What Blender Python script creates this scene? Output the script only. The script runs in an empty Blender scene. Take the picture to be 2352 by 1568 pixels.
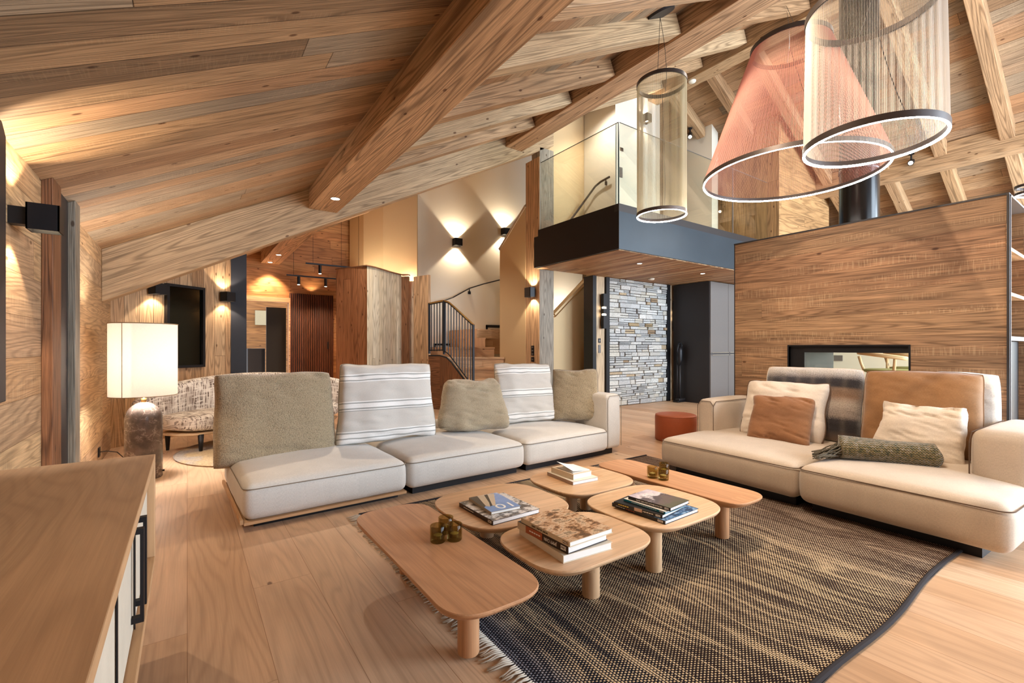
import bpy, math, random
from mathutils import Vector, Matrix, noise as mnoise
from math import sin, cos, pi, radians, floor as fl
scene = bpy.context.scene
C = scene.collection

# ---------------------------------------------------------------- camera, sky, exposure
FPX, HY, CH = 1061.0, 797.0, 1.05
YAW = math.atan(746 / 1061)
cam_d = bpy.data.cameras.new('camera'); cam = bpy.data.objects.new('camera', cam_d); C.objects.link(cam)
cam.location = (0, 0, CH); cam.rotation_euler = (pi / 2, 0, -YAW)
cam_d.sensor_width = 36; cam_d.lens = FPX * 36 / 2352; cam_d.shift_y = 13 / 2352; cam_d.clip_start = .02
scene.camera = cam
scene.view_settings.view_transform = 'Standard'; scene.view_settings.look = 'None'
scene.view_settings.gamma = 1; scene.view_settings.use_curve_mapping = False
scene.view_settings.exposure = 0.24
w = bpy.data.worlds.new('world'); scene.world = w; w.use_nodes = True
w.node_tree.nodes['Background'].inputs[0].default_value = (0.80, 0.90, 1.0, 1)
w.node_tree.nodes['Background'].inputs[1].default_value = 4.0
scene.cycles.use_denoising = True
scene.cycles.max_bounces = 8; scene.cycles.diffuse_bounces = 5; scene.cycles.glossy_bounces = 3
scene.cycles.transmission_bounces = 6; scene.cycles.transparent_max_bounces = 16
scene.cycles.sample_clamp_indirect = 6; scene.cycles.caustics_reflective = False; scene.cycles.caustics_refractive = False

WARM = (1.0, .80, .58); WARM2 = (1.0, .68, .42); NEUT = (1.0, .91, .80)
def lamp(name, kind, loc, power, color=WARM, direction=None, size=.05, angle=80, blend=.3, parent=None, sizey=None):
    d = bpy.data.lights.new(name, kind); d.energy = power; d.color = color
    o = bpy.data.objects.new(name, d); C.objects.link(o); o.location = loc
    if kind == 'SPOT': d.spot_size = radians(angle); d.spot_blend = blend; d.shadow_soft_size = size
    elif kind == 'POINT': d.shadow_soft_size = size
    elif kind == 'AREA':
        d.size = size
        if sizey: d.shape = 'RECTANGLE'; d.size_y = sizey
    if direction is not None:
        o.rotation_mode = 'QUATERNION'; o.rotation_quaternion = Vector(direction).to_track_quat('-Z', 'Y')
    if parent: o.parent = parent
    return o
# daylight entering at the tall glazing behind the camera
for i, (wx, wz, ww, wh) in enumerate([(3.6, 1.7, 2.0, 2.9), (6.1, 2.1, 2.2, 3.7), (8.6, 2.0, 2.2, 3.4), (11.0, 1.6, 1.8, 2.5)]):
    pl = lamp('daylight_window_%d' % i, 'AREA', (wx, -2.95, wz), [90, 280, 400, 260][i], (.72, .86, 1.0), (0, 1, 0), ww, sizey=wh)

# ---------------------------------------------------------------- helpers
def lin(h):
    h = h.lstrip('#'); r = []
    for i in (0, 2, 4):
        c = int(h[i:i + 2], 16) / 255
        r.append(c / 12.92 if c <= .04045 else ((c + .055) / 1.055) ** 2.4)
    return (r[0], r[1], r[2], 1)
def ray(px, py):
    u = (px - 1176) / FPX
    return Vector((sin(YAW) + u * cos(YAW), cos(YAW) - u * sin(YAW), (HY - py) / FPX))
def at(px, py, X=None, Y=None, Z=None, d=None):
    r = ray(px, py)
    t = X / r.x if X is not None else Y / r.y if Y is not None else d if d is not None else (Z - CH) / r.z
    return Vector((r.x * t, r.y * t, CH + r.z * t))
def tag(o, label=None, cat=None, group=None, kind=None):
    if label: o['label'] = label
    if cat: o['category'] = cat
    if group: o['group'] = group
    if kind: o['kind'] = kind
    return o
def empty(name, loc=(0, 0, 0), rz=0, label=None, cat=None, group=None, rot=None):
    o = bpy.data.objects.new(name, None); C.objects.link(o); o.location = loc
    o.rotation_euler = rot if rot else (0, 0, rz); o.empty_display_size = .1
    return tag(o, label, cat, group)

class MB:
    def __init__(s): s.v = []; s.f = []; s.uv = []; s.col = []; s.off = (0, 0)
    def add(s, verts, faces, grain=(1, 0, 0), M=None, col=None, uvs=None):
        b = len(s.v); vs = [Vector(v) for v in verts]; g0 = Vector(grain)
        for fi, f in enumerate(faces):
            if uvs is not None: s.uv.append([uvs[i] for i in f]); continue
            p = [vs[i] for i in f]; n = Vector((0, 0, 0))
            for i in range(len(p)):
                a, c = p[i], p[(i + 1) % len(p)]
                n += Vector(((a.y - c.y) * (a.z + c.z), (a.z - c.z) * (a.x + c.x), (a.x - c.x) * (a.y + c.y)))
            if n.length < 1e-12: n = Vector((0, 0, 1))
            n.normalize(); g = g0 - n * g0.dot(n)
            if g.length < .3:
                g = Vector((0, 0, 1)) - n * n.z
                if g.length < .3: g = Vector((0, 1, 0))
            g.normalize(); t = n.cross(g)
            s.uv.append([(q.dot(g) + s.off[0], q.dot(t) + s.off[1]) for q in p])
        if M is not None: vs = [M @ v for v in vs]
        s.v += [tuple(v) for v in vs]; s.f += [tuple(i + b for i in f) for f in faces]
        s.col += [col] * len(faces)
        return s
    def box(s, a, b, grain=(1, 0, 0), M=None, col=None):
        x0, y0, z0 = a; x1, y1, z1 = b
        v = [(x0, y0, z0), (x1, y0, z0), (x1, y1, z0), (x0, y1, z0), (x0, y0, z1), (x1, y0, z1), (x1, y1, z1), (x0, y1, z1)]
        return s.add(v, [(0, 3, 2, 1), (4, 5, 6, 7), (0, 1, 5, 4), (1, 2, 6, 5), (2, 3, 7, 6), (3, 0, 4, 7)], grain, M, col)
    def prism(s, pts, n, grain=(1, 0, 0), M=None, col=None):
        """closed polygon pts (3D, planar) extruded by vector n"""
        n = Vector(n); k = len(pts); p = [Vector(q) for q in pts]
        v = p + [q + n for q in p]
        nn = Vector((0, 0, 0))
        for i in range(k):
            a, c = p[i], p[(i + 1) % k]
            nn += Vector(((a.y - c.y) * (a.z + c.z), (a.z - c.z) * (a.x + c.x), (a.x - c.x) * (a.y + c.y)))
        if nn.dot(n) > 0: f = [tuple(range(k))[::-1], tuple(range(k, 2 * k))] + [(i, (i + 1) % k, k + (i + 1) % k, k + i) for i in range(k)]
        else: f = [tuple(range(k)), tuple(range(k, 2 * k))[::-1]] + [((i + 1) % k, i, k + i, k + (i + 1) % k) for i in range(k)]
        return s.add(v, f, grain, M, col)
    def lathe(s, prof, c=(0, 0, 0), seg=32, M=None, cap=True, grain=(0, 0, 1)):
        v = []; f = []; n = len(prof)
        for i in range(seg):
            a = 2 * pi * i / seg
            for r, z in prof: v.append((c[0] + r * cos(a), c[1] + r * sin(a), c[2] + z))
        for i in range(seg):
            j = (i + 1) % seg
            for k in range(n - 1): f.append((i * n + k, j * n + k, j * n + k + 1, i * n + k + 1))
        if cap:
            if prof[0][0] > 1e-5: f.append(tuple(i * n for i in range(seg))[::-1])
            if prof[-1][0] > 1e-5: f.append(tuple(i * n + n - 1 for i in range(seg)))
        uvs = []
        for i in range(seg):
            for r, z in prof: uvs.append((z * 1.0 + s.off[0], i / seg * 2 * pi * max(p[0] for p in prof) + s.off[1]))
        return s.add(v, f, grain, M, None, uvs)
    def tube(s, pts, r, seg=8, closed=False, M=None, flat=None):
        P = [Vector(p) for p in pts]; n = len(P); v = []; f = []; uvs = []; prev = None; L = 0
        for i in range(n):
            if closed: t = P[(i + 1) % n] - P[i - 1]
            else: t = P[min(i + 1, n - 1)] - P[max(i - 1, 0)]
            if t.length < 1e-9: t = Vector((0, 0, 1))
            t.normalize()
            if prev is None:
                a = Vector((0, 0, 1)) if abs(t.z) < .9 else Vector((1, 0, 0))
                nrm = (a - t * a.dot(t)).normalized()
            else:
                nrm = prev - t * prev.dot(t)
                nrm = nrm.normalized() if nrm.length > 1e-6 else t.orthogonal().normalized()
            prev = nrm; bn = t.cross(nrm); rr = r[i] if isinstance(r, (list, tuple)) else r
            if i: L += (P[i] - P[i - 1]).length
            for k in range(seg):
                a = 2 * pi * (k + .5) / seg
                ra, rb = (flat if flat else (rr, rr))
                v.append(P[i] + nrm * cos(a) * ra + bn * sin(a) * rb); uvs.append((L, k / seg * .1))
        m = n if closed else n - 1
        for i in range(m):
            j = (i + 1) % n
            for k in range(seg):
                f.append((i * seg + k, i * seg + (k + 1) % seg, j * seg + (k + 1) % seg, j * seg + k))
        if not closed: f += [tuple(range(seg))[::-1], tuple((n - 1) * seg + k for k in range(seg))]
        return s.add(v, f, (1, 0, 0), M, None, uvs)
    def build(s, name, mat, parent=None, smooth=False, bevel=0, loc=None, rot=None, auto=None):
        me = bpy.data.meshes.new(name); me.from_pydata(s.v, [], s.f); me.update()
        ul = me.uv_layers.new(name='UV'); k = 0
        flat = [c for f in s.uv for q in f for c in q]
        ul.data.foreach_set('uv', flat)
        if any(c is not None for c in s.col):
            ca = me.color_attributes.new('tint', 'FLOAT_COLOR', 'CORNER'); d = []
            for f, c in zip(s.f, s.col):
                c = c or (1, 1, 1, 1)
                d += list(c) * len(f)
            ca.data.foreach_set('color', d)
        if smooth: me.polygons.foreach_set('use_smooth', [True] * len(me.polygons))
        if auto: me.polygons.foreach_set('use_smooth', [True] * len(me.polygons)); me.set_sharp_from_angle(angle=radians(auto))
        o = bpy.data.objects.new(name, me); C.objects.link(o)
        if mat is not None: me.materials.append(mat)
        if bevel:
            m = o.modifiers.new('bevel', 'BEVEL'); m.width = bevel; m.segments = 2; m.limit_method = 'ANGLE'
        if loc is not None: o.location = loc
        if rot is not None: o.rotation_euler = rot
        if parent is not None: o.parent = parent
        return o

def copy_tree(o, parent=None):
    c = o.copy(); C.objects.link(c)
    if parent is not None: c.parent = parent
    for ch in list(o.children): copy_tree(ch, c)
    return c

# ---------------------------------------------------------------- materials
class NT:
    def __init__(s, name):
        s.m = bpy.data.materials.new(name); s.m.use_nodes = True; s.t = s.m.node_tree; s.t.nodes.clear()
        s.out = s.t.nodes.new('ShaderNodeOutputMaterial')
    def n(s, t, **k):
        nd = s.t.nodes.new('ShaderNode' + t)
        for a, b in k.items(): setattr(nd, a, b)
        return nd
    def l(s, a, b): s.t.links.new(a, b)
    def set(s, sock, v):
        if isinstance(v, bpy.types.NodeSocket): s.l(v, sock)
        elif v is not None: sock.default_value = v
    def m_(s, op, a, b=None, c=None):
        nd = s.n('Math', operation=op)
        for i, v in enumerate((a, b, c)): s.set(nd.inputs[i], v) if v is not None else None
        return nd.outputs[0]
    def vec(s, x, y, z=0.0):
        nd = s.n('CombineXYZ'); s.set(nd.inputs[0], x); s.set(nd.inputs[1], y); s.set(nd.inputs[2], z); return nd.outputs[0]
    def noise(s, v, scale=1.0, detail=2.0, rough=.5, dist=0.0):
        nd = s.n('TexNoise'); s.l(v, nd.inputs['Vector']); nd.inputs['Scale'].default_value = scale
        nd.inputs['Detail'].default_value = detail; nd.inputs['Roughness'].default_value = rough; nd.inputs['Distortion'].default_value = dist
        return nd.outputs[0]
    def white(s, v):
        nd = s.n('TexWhiteNoise', noise_dimensions='3D'); s.l(v, nd.inputs['Vector']); return nd.outputs[0]
    def ramp(s, fac, stops, interp='LINEAR'):
        nd = s.n('ValToRGB'); s.l(fac, nd.inputs[0]); r = nd.color_ramp; r.interpolation = interp
        while len(r.elements) < len(stops): r.elements.new(.5)
        for e, (p, c) in zip(r.elements, stops): e.position = p; e.color = c if len(c) == 4 else (*c, 1)
        return nd.outputs[0]
    def mix(s, fac, a, b, blend='MIX'):
        nd = s.n('Mix', data_type='RGBA', blend_type=blend); s.set(nd.inputs[0], fac); s.set(nd.inputs[6], a); s.set(nd.inputs[7], b); return nd.outputs[2]
    def maprange(s, v, a, b, c=0.0, d=1.0, smooth=True):
        nd = s.n('MapRange', interpolation_type='SMOOTHSTEP' if smooth else 'LINEAR'); s.l(v, nd.inputs[0])
        for i, q in enumerate((a, b, c, d)): nd.inputs[i + 1].default_value = q
        return nd.outputs[0]
    def grey(s, v):
        nd = s.n('CombineColor'); 
        for i in range(3): s.set(nd.inputs[i], v)
        return nd.outputs[0]
    def bsdf(s, color, rough=.6, bump=None, bstr=.3, bdist=.002, metal=0, spec=.5, **k):
        b = s.n('BsdfPrincipled'); s.set(b.inputs['Base Color'], color); s.set(b.inputs['Roughness'], rough)
        b.inputs['Metallic'].default_value = metal; b.inputs['Specular IOR Level'].default_value = spec
        for a, v in k.items(): s.set(b.inputs[a.replace('_', ' ')], v)
        if bump is not None:
            bn = s.n('Bump'); bn.inputs['Strength'].default_value = bstr; bn.inputs['Distance'].default_value = bdist
            s.l(bump, bn.inputs['Height']); s.l(bn.outputs[0], b.inputs['Normal'])
        s.l(b.outputs[0], s.out.inputs[0]); return b
    def uv(s):
        nd = s.n('UVMap', uv_map='UV'); sp = s.n('SeparateXYZ'); s.l(nd.outputs[0], sp.inputs[0]); return sp.outputs[0], sp.outputs[1]

def plain(name, hx, rough=.6, metal=0, spec=.5, noise_amt=.06, nscale=30, bump=0.0):
    t = NT(name); tc = t.n('TexCoord').outputs['Object']; nz = t.noise(tc, nscale, 3)
    c = lin(hx) if isinstance(hx, str) else hx
    col = t.mix(1.0, c, t.grey(t.maprange(nz, 0, 1, 1 - noise_amt, 1 + noise_amt, False)), 'MULTIPLY')
    t.bsdf(col, rough, nz if bump else None, bump, .002, metal, spec); return t.m
def emis(name, col, strength):
    t = NT(name); e = t.n('Emission'); e.inputs[0].default_value = (*col[:3], 1); e.inputs[1].default_value = strength
    t.l(e.outputs[0], t.out.inputs[0]); return t.m

def wood(name, pal, W=.16, L=2.2, seed=1.0, ring=.35, rk=70, fib=.35, gap=.004, gapdark=.25, knots=.5, rough=.6, spec=.35, saw=0, bump=.5, streak=.2, stain=.25, vs=5.0, us=.55):
    t = NT(name); u, v = t.uv()
    if W:
        rv = t.m_('DIVIDE', v, W); row = t.m_('FLOOR', rv); wn = t.white(t.vec(row, seed))
        u2 = t.m_('MULTIPLY_ADD', wn, 7.31, u); cl = t.m_('DIVIDE', u2, L); colm = t.m_('FLOOR', cl)
        pr = t.white(t.vec(row, colm, seed * 3.7))
    else:
        u2 = u; row = t.m_('MULTIPLY', u, 0.0); inf = t.n('ObjectInfo'); pr = inf.outputs['Random']
    p1 = t.m_('MULTIPLY', pr, 31.0); p2 = t.m_('MULTIPLY', pr, 17.0)
    g = t.vec(t.m_('MULTIPLY_ADD', u2, us, p1), t.m_('MULTIPLY_ADD', v, vs, p2), seed)
    n1 = t.noise(g, 1, 1.5, .4)
    s = t.m_('MULTIPLY_ADD', t.m_('SINE', t.m_('MULTIPLY', n1, float(rk))), .5, .5)
    s = t.m_('POWER', s, 2.6)
    fb = t.noise(t.vec(t.m_('MULTIPLY', u2, 5.0), t.m_('MULTIPLY', v, 170.0), p1), 1, 3, .6)
    st = t.noise(t.vec(t.m_('MULTIPLY_ADD', u2, .9, p2), t.m_('MULTIPLY_ADD', v, 3.0, p1), 3.0), 1.3, 3, .55)
    k = len(pal); base = t.ramp(pr, [((i + .0) / (k - 1), lin(c)) for i, c in enumerate(pal)])
    m1 = t.m_('SUBTRACT', 1.0, t.m_('MULTIPLY', s, ring))
    m2 = t.maprange(fb, .25, .75, 1 - fib, 1 + fib * .6, False)
    m3 = t.maprange(st, .25, .75, 1 - stain, 1 + stain * .7, False)
    sk = t.noise(t.vec(t.m_('MULTIPLY_ADD', u2, .7, p1), t.m_('MULTIPLY_ADD', v, 34.0, p2), 7.0), 1, 4, .65)
    m3 = t.m_('MULTIPLY', m3, t.maprange(sk, .3, .7, 1 - streak, 1 + streak * .6, False))
    mm = t.m_('MULTIPLY', t.m_('MULTIPLY', m1, m2), m3)
    # saturation of dark rings goes reddish brown
    c = t.mix(1.0, base, t.grey(mm), 'MULTIPLY')
    c = t.mix(t.m_('MULTIPLY', s, ring * .5), c, t.mix(1.0, c, (1.0, .82, .66, 1), 'MULTIPLY'))
    hgt = t.m_('MULTIPLY_ADD', fb, .6, t.m_('MULTIPLY', s, -.35))
    if knots:
        vo = t.n('TexVoronoi', voronoi_dimensions='2D'); t.l(t.vec(t.m_('MULTIPLY_ADD', u2, 2.4, p2), t.m_('MULTIPLY_ADD', v, 5.0, p1)), vo.inputs['Vector']); vo.inputs['Scale'].default_value = 1
        sc = t.n('SeparateColor'); t.l(vo.outputs['Color'], sc.inputs[0])
        on = t.m_('LESS_THAN', sc.outputs[0], knots)
        rad = t.maprange(vo.outputs['Distance'], .028, .065, 1, 0)
        kn = t.m_('MULTIPLY', on, rad)
        c = t.mix(t.m_('MULTIPLY', kn, .85), c, t.mix(1.0, c, (.22, .13, .08, 1), 'MULTIPLY'))
    if saw:
        sw = t.noise(t.vec(t.m_('MULTIPLY', u2, 130.0), t.m_('MULTIPLY_ADD', v, 7.0, p1), p2), 1, 2, .5)
        area = t.maprange(t.noise(t.vec(t.m_('MULTIPLY_ADD', u2, .8, p1), t.m_('MULTIPLY', v, 9.0), p2), 1, 1), .5, .62)
        c = t.mix(t.m_('MULTIPLY', t.m_('MULTIPLY', t.maprange(sw, .5, .65), area), saw), c, lin('#dcbf98'))
    if W and gap:
        fv = t.m_('FRACT', rv); e = t.m_('MULTIPLY', t.m_('MINIMUM', fv, t.m_('SUBTRACT', 1.0, fv)), W)
        fu = t.m_('FRACT', cl); e2 = t.m_('MULTIPLY', t.m_('MINIMUM', fu, t.m_('SUBTRACT', 1.0, fu)), L)
        ed = t.m_('MINIMUM', e, e2); gp = t.maprange(ed, gap * .25, gap * .7, 0, 1)
        c = t.mix(gp, t.mix(1.0, c, (gapdark, gapdark * .85, gapdark * .7, 1), 'MULTIPLY'), c)
        hgt = t.m_('MULTIPLY_ADD', gp, 2.0, hgt)
    t.bsdf(c, rough, hgt, bump, .0025, 0, spec)
    return t.m

def fabric(name, hx, scale=900, amt=.22, rough=.9, bstr=.4, cloud=.06, hx2=None, sheen=.3):
    t = NT(name); u, v = t.uv()
    a = t.noise(t.vec(t.m_('MULTIPLY', u, scale), t.m_('MULTIPLY', v, scale * .12)), 1, 2)
    b = t.noise(t.vec(t.m_('MULTIPLY', u, scale * .12), t.m_('MULTIPLY', v, scale)), 1, 2)
    ab = t.m_('MULTIPLY', t.m_('ADD', a, b), .5)
    cl = t.noise(t.vec(u, v), 9, 3)
    f = t.m_('MULTIPLY', t.maprange(ab, .3, .7, 1 - amt, 1 + amt, False), t.maprange(cl, .3, .7, 1 - cloud, 1 + cloud, False))
    c = t.mix(1.0, lin(hx), t.grey(f), 'MULTIPLY')
    if hx2: c = t.mix(t.maprange(a, .5, .7), c, lin(hx2))
    t.bsdf(c, rough, ab, bstr, .002, 0, .2, Sheen_Weight=sheen); return t.m
def boucle(name, hx, sc=170, amt=.35, bstr=.9):
    t = NT(name); u, v = t.uv(); vc = t.vec(u, v)
    vo = t.n('TexVoronoi'); t.l(vc, vo.inputs['Vector']); vo.inputs['Scale'].default_value = sc
    nz = t.noise(vc, sc * .6, 3); h = t.m_('ADD', t.m_('MULTIPLY', vo.outputs['Distance'], -.8), nz)
    c = t.mix(1.0, lin(hx), t.grey(t.maprange(h, -.3, .6, 1 - amt, 1 + amt * .7, False)), 'MULTIPLY')
    t.bsdf(c, .95, h, bstr, .004, 0, .1, Sheen_Weight=.4); return t.m

P_REC = ['#8a5f3c', '#c08a58', '#a5876a', '#b5713f', '#cfa273', '#8f7a62', '#b88455', '#a1683c']
P_BEAM = ['#b98657', '#c99a68', '#b07a4a']
P_PALE = ['#cbb496', '#bda384', '#d3bc9e']
M = {}
M['ceil'] = wood('ceiling_planks', ['#8a6e52', '#bd9870', '#aa967c', '#b28660', '#c9a882', '#9b8a74', '#b8926c', '#a37c5a'], .17, 4.6, 2.0, ring=.36, rk=150, knots=.3, saw=.08, streak=.24, stain=.2, vs=9, us=.35)
M['wallh'] = wood('reclaimed_wall_planks', ['#c09c74', '#cda67a', '#b39070', '#d0b086', '#bf946a'], .20, 3.2, 3.0, gap=.0022, gapdark=.4, ring=.3, rk=120, knots=.25, saw=.2, stain=.15, vs=6)
M['wallv'] = wood('vertical_wall_planks', ['#cba67c', '#b99068', '#d6b48c', '#c49b72'], .15, 3.5, 4.0, ring=.38, rk=120, knots=.35, saw=.12, stain=.15, vs=6)
M['fire'] = wood('fireplace_planks', ['#9f7a5c', '#b08a68', '#957559', '#b7926e', '#a67f5f', '#a98060'], .19, 3.6, 5.0, ring=.42, rk=150, knots=.3, saw=.22, gap=.0018, gapdark=.5, streak=.36, stain=.25, vs=11, us=.3, fib=.5)
M['beam'] = wood('old_beam_wood', ['#bd9970', '#c6a37c', '#b38c66'], None, 1, 6.0, ring=.45, rk=130, knots=.35, vs=6, us=.3, streak=.24, stain=.12)
M['beamr'] = wood('red_beam_wood', ['#d6b088', '#dcb78f', '#cfa680'], None, 1, 7.0, ring=.5, rk=130, knots=.25, vs=5, us=.28, stain=.12)
M['beamp'] = wood('pale_beam_wood', ['#ceb08a', '#d4b791', '#c5a67f'], None, 1, 8.0, ring=.42, rk=130, knots=.22, vs=7, us=.28, stain=.12)
M['grey'] = wood('grey_weathered_wood', ['#9a9082', '#a39a8a', '#918778'], None, 1, 9.0, ring=.35, rk=100, knots=.15, fib=.5, vs=9, stain=.12)
M['brown'] = wood('brown_post_wood', ['#936747', '#87593a', '#9c6e4c'], None, 1, 10.0, ring=.5, rk=100, knots=.2, fib=.5, vs=9, stain=.15)
M['palepost'] = wood('pale_post_wood', ['#d2b998', '#c8ad8c', '#d8c1a2'], None, 1, 12.0, ring=.3, rk=100, knots=.5, vs=7, stain=.12)
M['boxorange'] = wood('orange_panel_wood', ['#a8714a', '#b67d54', '#9c683f'], .16, 4.0, 11.0, ring=.35, rk=110, knots=.35, stain=.12)
M['boxpale'] = wood('pale_panel_wood', ['#d6c4a8', '#e0d0b4', '#ccb99c', '#dccaab'], .13, 4.0, 12.5, ring=.3, rk=110, knots=.4, stain=.12)
M['floor'] = wood('oak_floor', ['#c9a484', '#d3b090', '#c09874', '#d9b99a', '#ceaa88'], .235, 2.3, 13.0, ring=.14, rk=90, fib=.1, gap=.0025, gapdark=.6, knots=.12, rough=.42, spec=.4, bump=.12, streak=.07, stain=.12)
M['step'] = wood('stair_oak', ['#cda680', '#bb9069', '#dab894'], None, 1, 13.5, ring=.2, rk=80, fib=.12, knots=.3, rough=.45, bump=.15, streak=.07, stain=.12)
M['oak'] = wood('table_oak', ['#c48f66', '#ce9b72'], .12, 2.4, 14.0, ring=.14, rk=90, fib=.14, gap=0, knots=.0, rough=.42, bump=.12, streak=.07, stain=.08)
M['oaklight'] = wood('light_table_oak', ['#dab48c', '#e2bd98', '#d3a980'], .13, 2.4, 15.0, ring=.12, rk=90, fib=.1, gap=0, knots=.0, rough=.42, bump=.1, streak=.07, stain=.08)
M['side'] = wood('sideboard_oak', ['#c49b72', '#c9a178'], None, 1, 16.0, ring=.10, rk=110, fib=.10, knots=0, rough=.5, bump=.12, vs=3.5, us=.9, streak=.07, stain=.08)
M['soffit'] = wood('soffit_planks', ['#8a6144', '#cba277', '#a87a54', '#dfc096', '#b8885e', '#966a4a'], .075, 3.2, 17.0, ring=.3, rk=100, knots=.12)
M['shelf'] = wood('shelf_wood', ['#e0bf98', '#d7b48c'], None, 1, 18.0, ring=.3, rk=100, knots=.3, stain=.1)
M['slat'] = wood('red_slat_wood', ['#6a3c28', '#74442e'], None, 1, 19.0, ring=.3, knots=0)
M['plaster'] = plain('beige_plaster', '#cdb48d', .9, 0, .1, .02, 60, .1)
M['white'] = plain('white_plaster', '#e2dccd', .9, 0, .1, .02, 60, .1)
M['black'] = plain('black_metal', '#17161a', .45, .3)
M['navy'] = plain('dark_blue_panel', '#191c26', .6)
M['steel'] = plain('blue_grey_steel', '#3b4751', .38, .5, .5, .15, 3)
M['darkcab'] = plain('dark_cabinet', '#232022', .5)
M['greycab'] = plain('grey_cabinet', '#6e6a68', .45)
M['chrome'] = plain('brushed_steel', '#c8c6c2', .25, 1)
M['ringdark'] = plain('bronze_ring', '#4a4240', .4, .6)
M['brass'] = plain('brass', '#b9975b', .3, 1)
M['leather'] = plain('rust_leather', '#9a4c2b', .45, 0, .5, .1, 40, .1)
M['led'] = emis('led_strip', (1, .92, .82), 50)
M['lens'] = emis('spot_lens', (1, .85, .66), 12)
M['glow'] = emis('sconce_glow', (1, .78, .5), 16)

def glassmat(name, tint, alpha_refl=.5, rough=0.0):
    t = NT(name); tr = t.n('BsdfTransparent'); tr.inputs[0].default_value = tint; gl = t.n('BsdfGlossy'); gl.inputs['Roughness'].default_value = rough
    fr = t.n('Fresnel'); fr.inputs[0].default_value = 1.45; mx = t.n('MixShader')
    t.l(t.m_('MINIMUM', t.m_('MULTIPLY', fr.outputs[0], alpha_refl), .3), mx.inputs[0]); t.l(tr.outputs[0], mx.inputs[1]); t.l(gl.outputs[0], mx.inputs[2]); t.l(mx.outputs[0], t.out.inputs[0]); return t.m
M['glass'] = glassmat('clear_glass', (.985, .99, .95, 1))
M['smoke'] = glassmat('olive_glass', (.72, .67, .46, 1))
M['mirror'] = plain('dark_mirror', '#2a261c', .12, .9)

# ---------------------------------------------------------------- roof geometry
SL = .509; Z0 = 2.29; XR = 6.8; ZR = Z0 + SL * XR; SR = .54
YB = 5.69
def roof(x): return Z0 + SL * x if x <= XR else ZR - SR * (x - XR)
YMIN, YMAX, XMAX = -3.0, 10.4, 12.6

def struct(name, mb, mat, **k):
    o = mb.build(name, mat, **k); o['kind'] = 'structure'; return o
mb = MB(); mb.box((-1.2, YMIN, -.1), (XMAX, YMAX, 0), (0, 1, 0)); struct('floor', mb, M['floor'])
mb = MB()
def slab(x0, x1, grain, y0=YMIN, y1=YMAX):
    mb.add([(x0, y0, roof(x0)), (x0, y1, roof(x0)), (x1, y1, roof(x1)), (x1, y0, roof(x1)),
            (x0, y0, roof(x0) + .15), (x0, y1, roof(x0) + .15), (x1, y1, roof(x1) + .15), (x1, y0, roof(x1) + .15)],
           [(0, 1, 2, 3), (7, 6, 5, 4), (0, 3, 7, 4), (1, 0, 4, 5), (2, 1, 5, 6), (3, 2, 6, 7)], grain)
slab(-.8, 1.3, (1, 0, SL)); slab(1.3, XR, (0, 1, 0)); slab(XR, XMAX, (0, 1, 0))
struct('ceiling', mb, M['ceil'])

# walls of the shell
XW = -.65
mb = MB(); mb.prism([(XW, YMIN, 0), (XW, 6.31, 0), (XW, 6.31, roof(XW)), (XW, YMIN, roof(XW))], (-.15, 0, 0), (0, 1, 0)); struct('wall_left', mb, M['wallh'])
def wallseg(mb, p0, p1, z0, zt0, zt1, th=.1, grain=(0, 0, 1)):
    a = Vector((p0[0], p0[1])); b = Vector((p1[0], p1[1])); n = Vector((-(b - a).y, (b - a).x)).normalized()
    mid = (a + b) / 2
    if n.dot(mid) < 0: n = -n
    n *= th
    mb.prism([(a.x, a.y, z0), (b.x, b.y, z0), (b.x, b.y, zt1), (a.x, a.y, zt0)], (n.x, n.y, 0), grain)
PA = Vector((XW, 6.31)); PB = Vector((.473, 7.17)); DW = (PB - PA).normalized()
mb = MB(); wallseg(mb, PA, PB, 0, roof(PA.x), roof(PB.x)); struct('wall_reading_corner', mb, M['wallv'])
mb = MB(); mb.box((.473, 7.16, 0), (.655, 7.9, roof(.473)), (0, 0, 1)); struct('wall_dark_end', mb, M['navy'])
# back room wall (Y=9.9) with a door opening px 566-665
YK = 9.9
dl, dr = at(566, 690, Y=YK), at(663, 690, Y=YK); dz = dl.z
mb = MB()
def wy(mb, x0, x1, z0, y=YK, grain=(1, 0, 0), th=.12, top=None):
    xs = [x0] + ([XR] if x0 < XR < x1 else []) + [x1]
    pts = [(x0, y, z0)] + [(x1, y, z0)] + [(x, y, (roof(x) if top is None else top)) for x in xs[::-1]]
    mb.prism(pts, (0, th, 0), grain)
wy(mb, .45, dl.x, 0); wy(mb, dl.x, dr.x, dz); wy(mb, dr.x, XMAX, 0)
struct('wall_back_room', mb, M['boxorange'] if False else wood('back_room_planks', ['#b07a4c', '#c08c5a', '#a77246', '#c79662'], .17, 2.6, 21.0, ring=.3, knots=.5))
mb = MB(); mb.box((.3, 7.9, 0), (.45, YK + .12, roof(.3)), (0, 1, 0)); struct('wall_back_room_side', mb, M['wallh'])
# plaster stair walls
YS = 8.7
def pc(px, d): p = at(px, 700, d=d); return (p.x, p.y)
w3 = [pc(803, 9.6), pc(835, 9.15), pc(880, 8.95), pc(958, 8.85)]
mb = MB()
for a, b in zip(w3, w3[1:]): wallseg(mb, a, b, 0, roof(a[0]), roof(b[0]))
struct('wall_curved_plaster', mb, M['plaster'])
e = w3[-1]
mb = MB(); mb.box((e[0] - .02, e[1] + .03, 0), (e[0] + .06, YS + .1, roof(e[0])), (0, 0, 1))
wy(mb, e[0], 7.2, 0, YS); struct('wall_stair_white', mb, M['white'])
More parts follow.
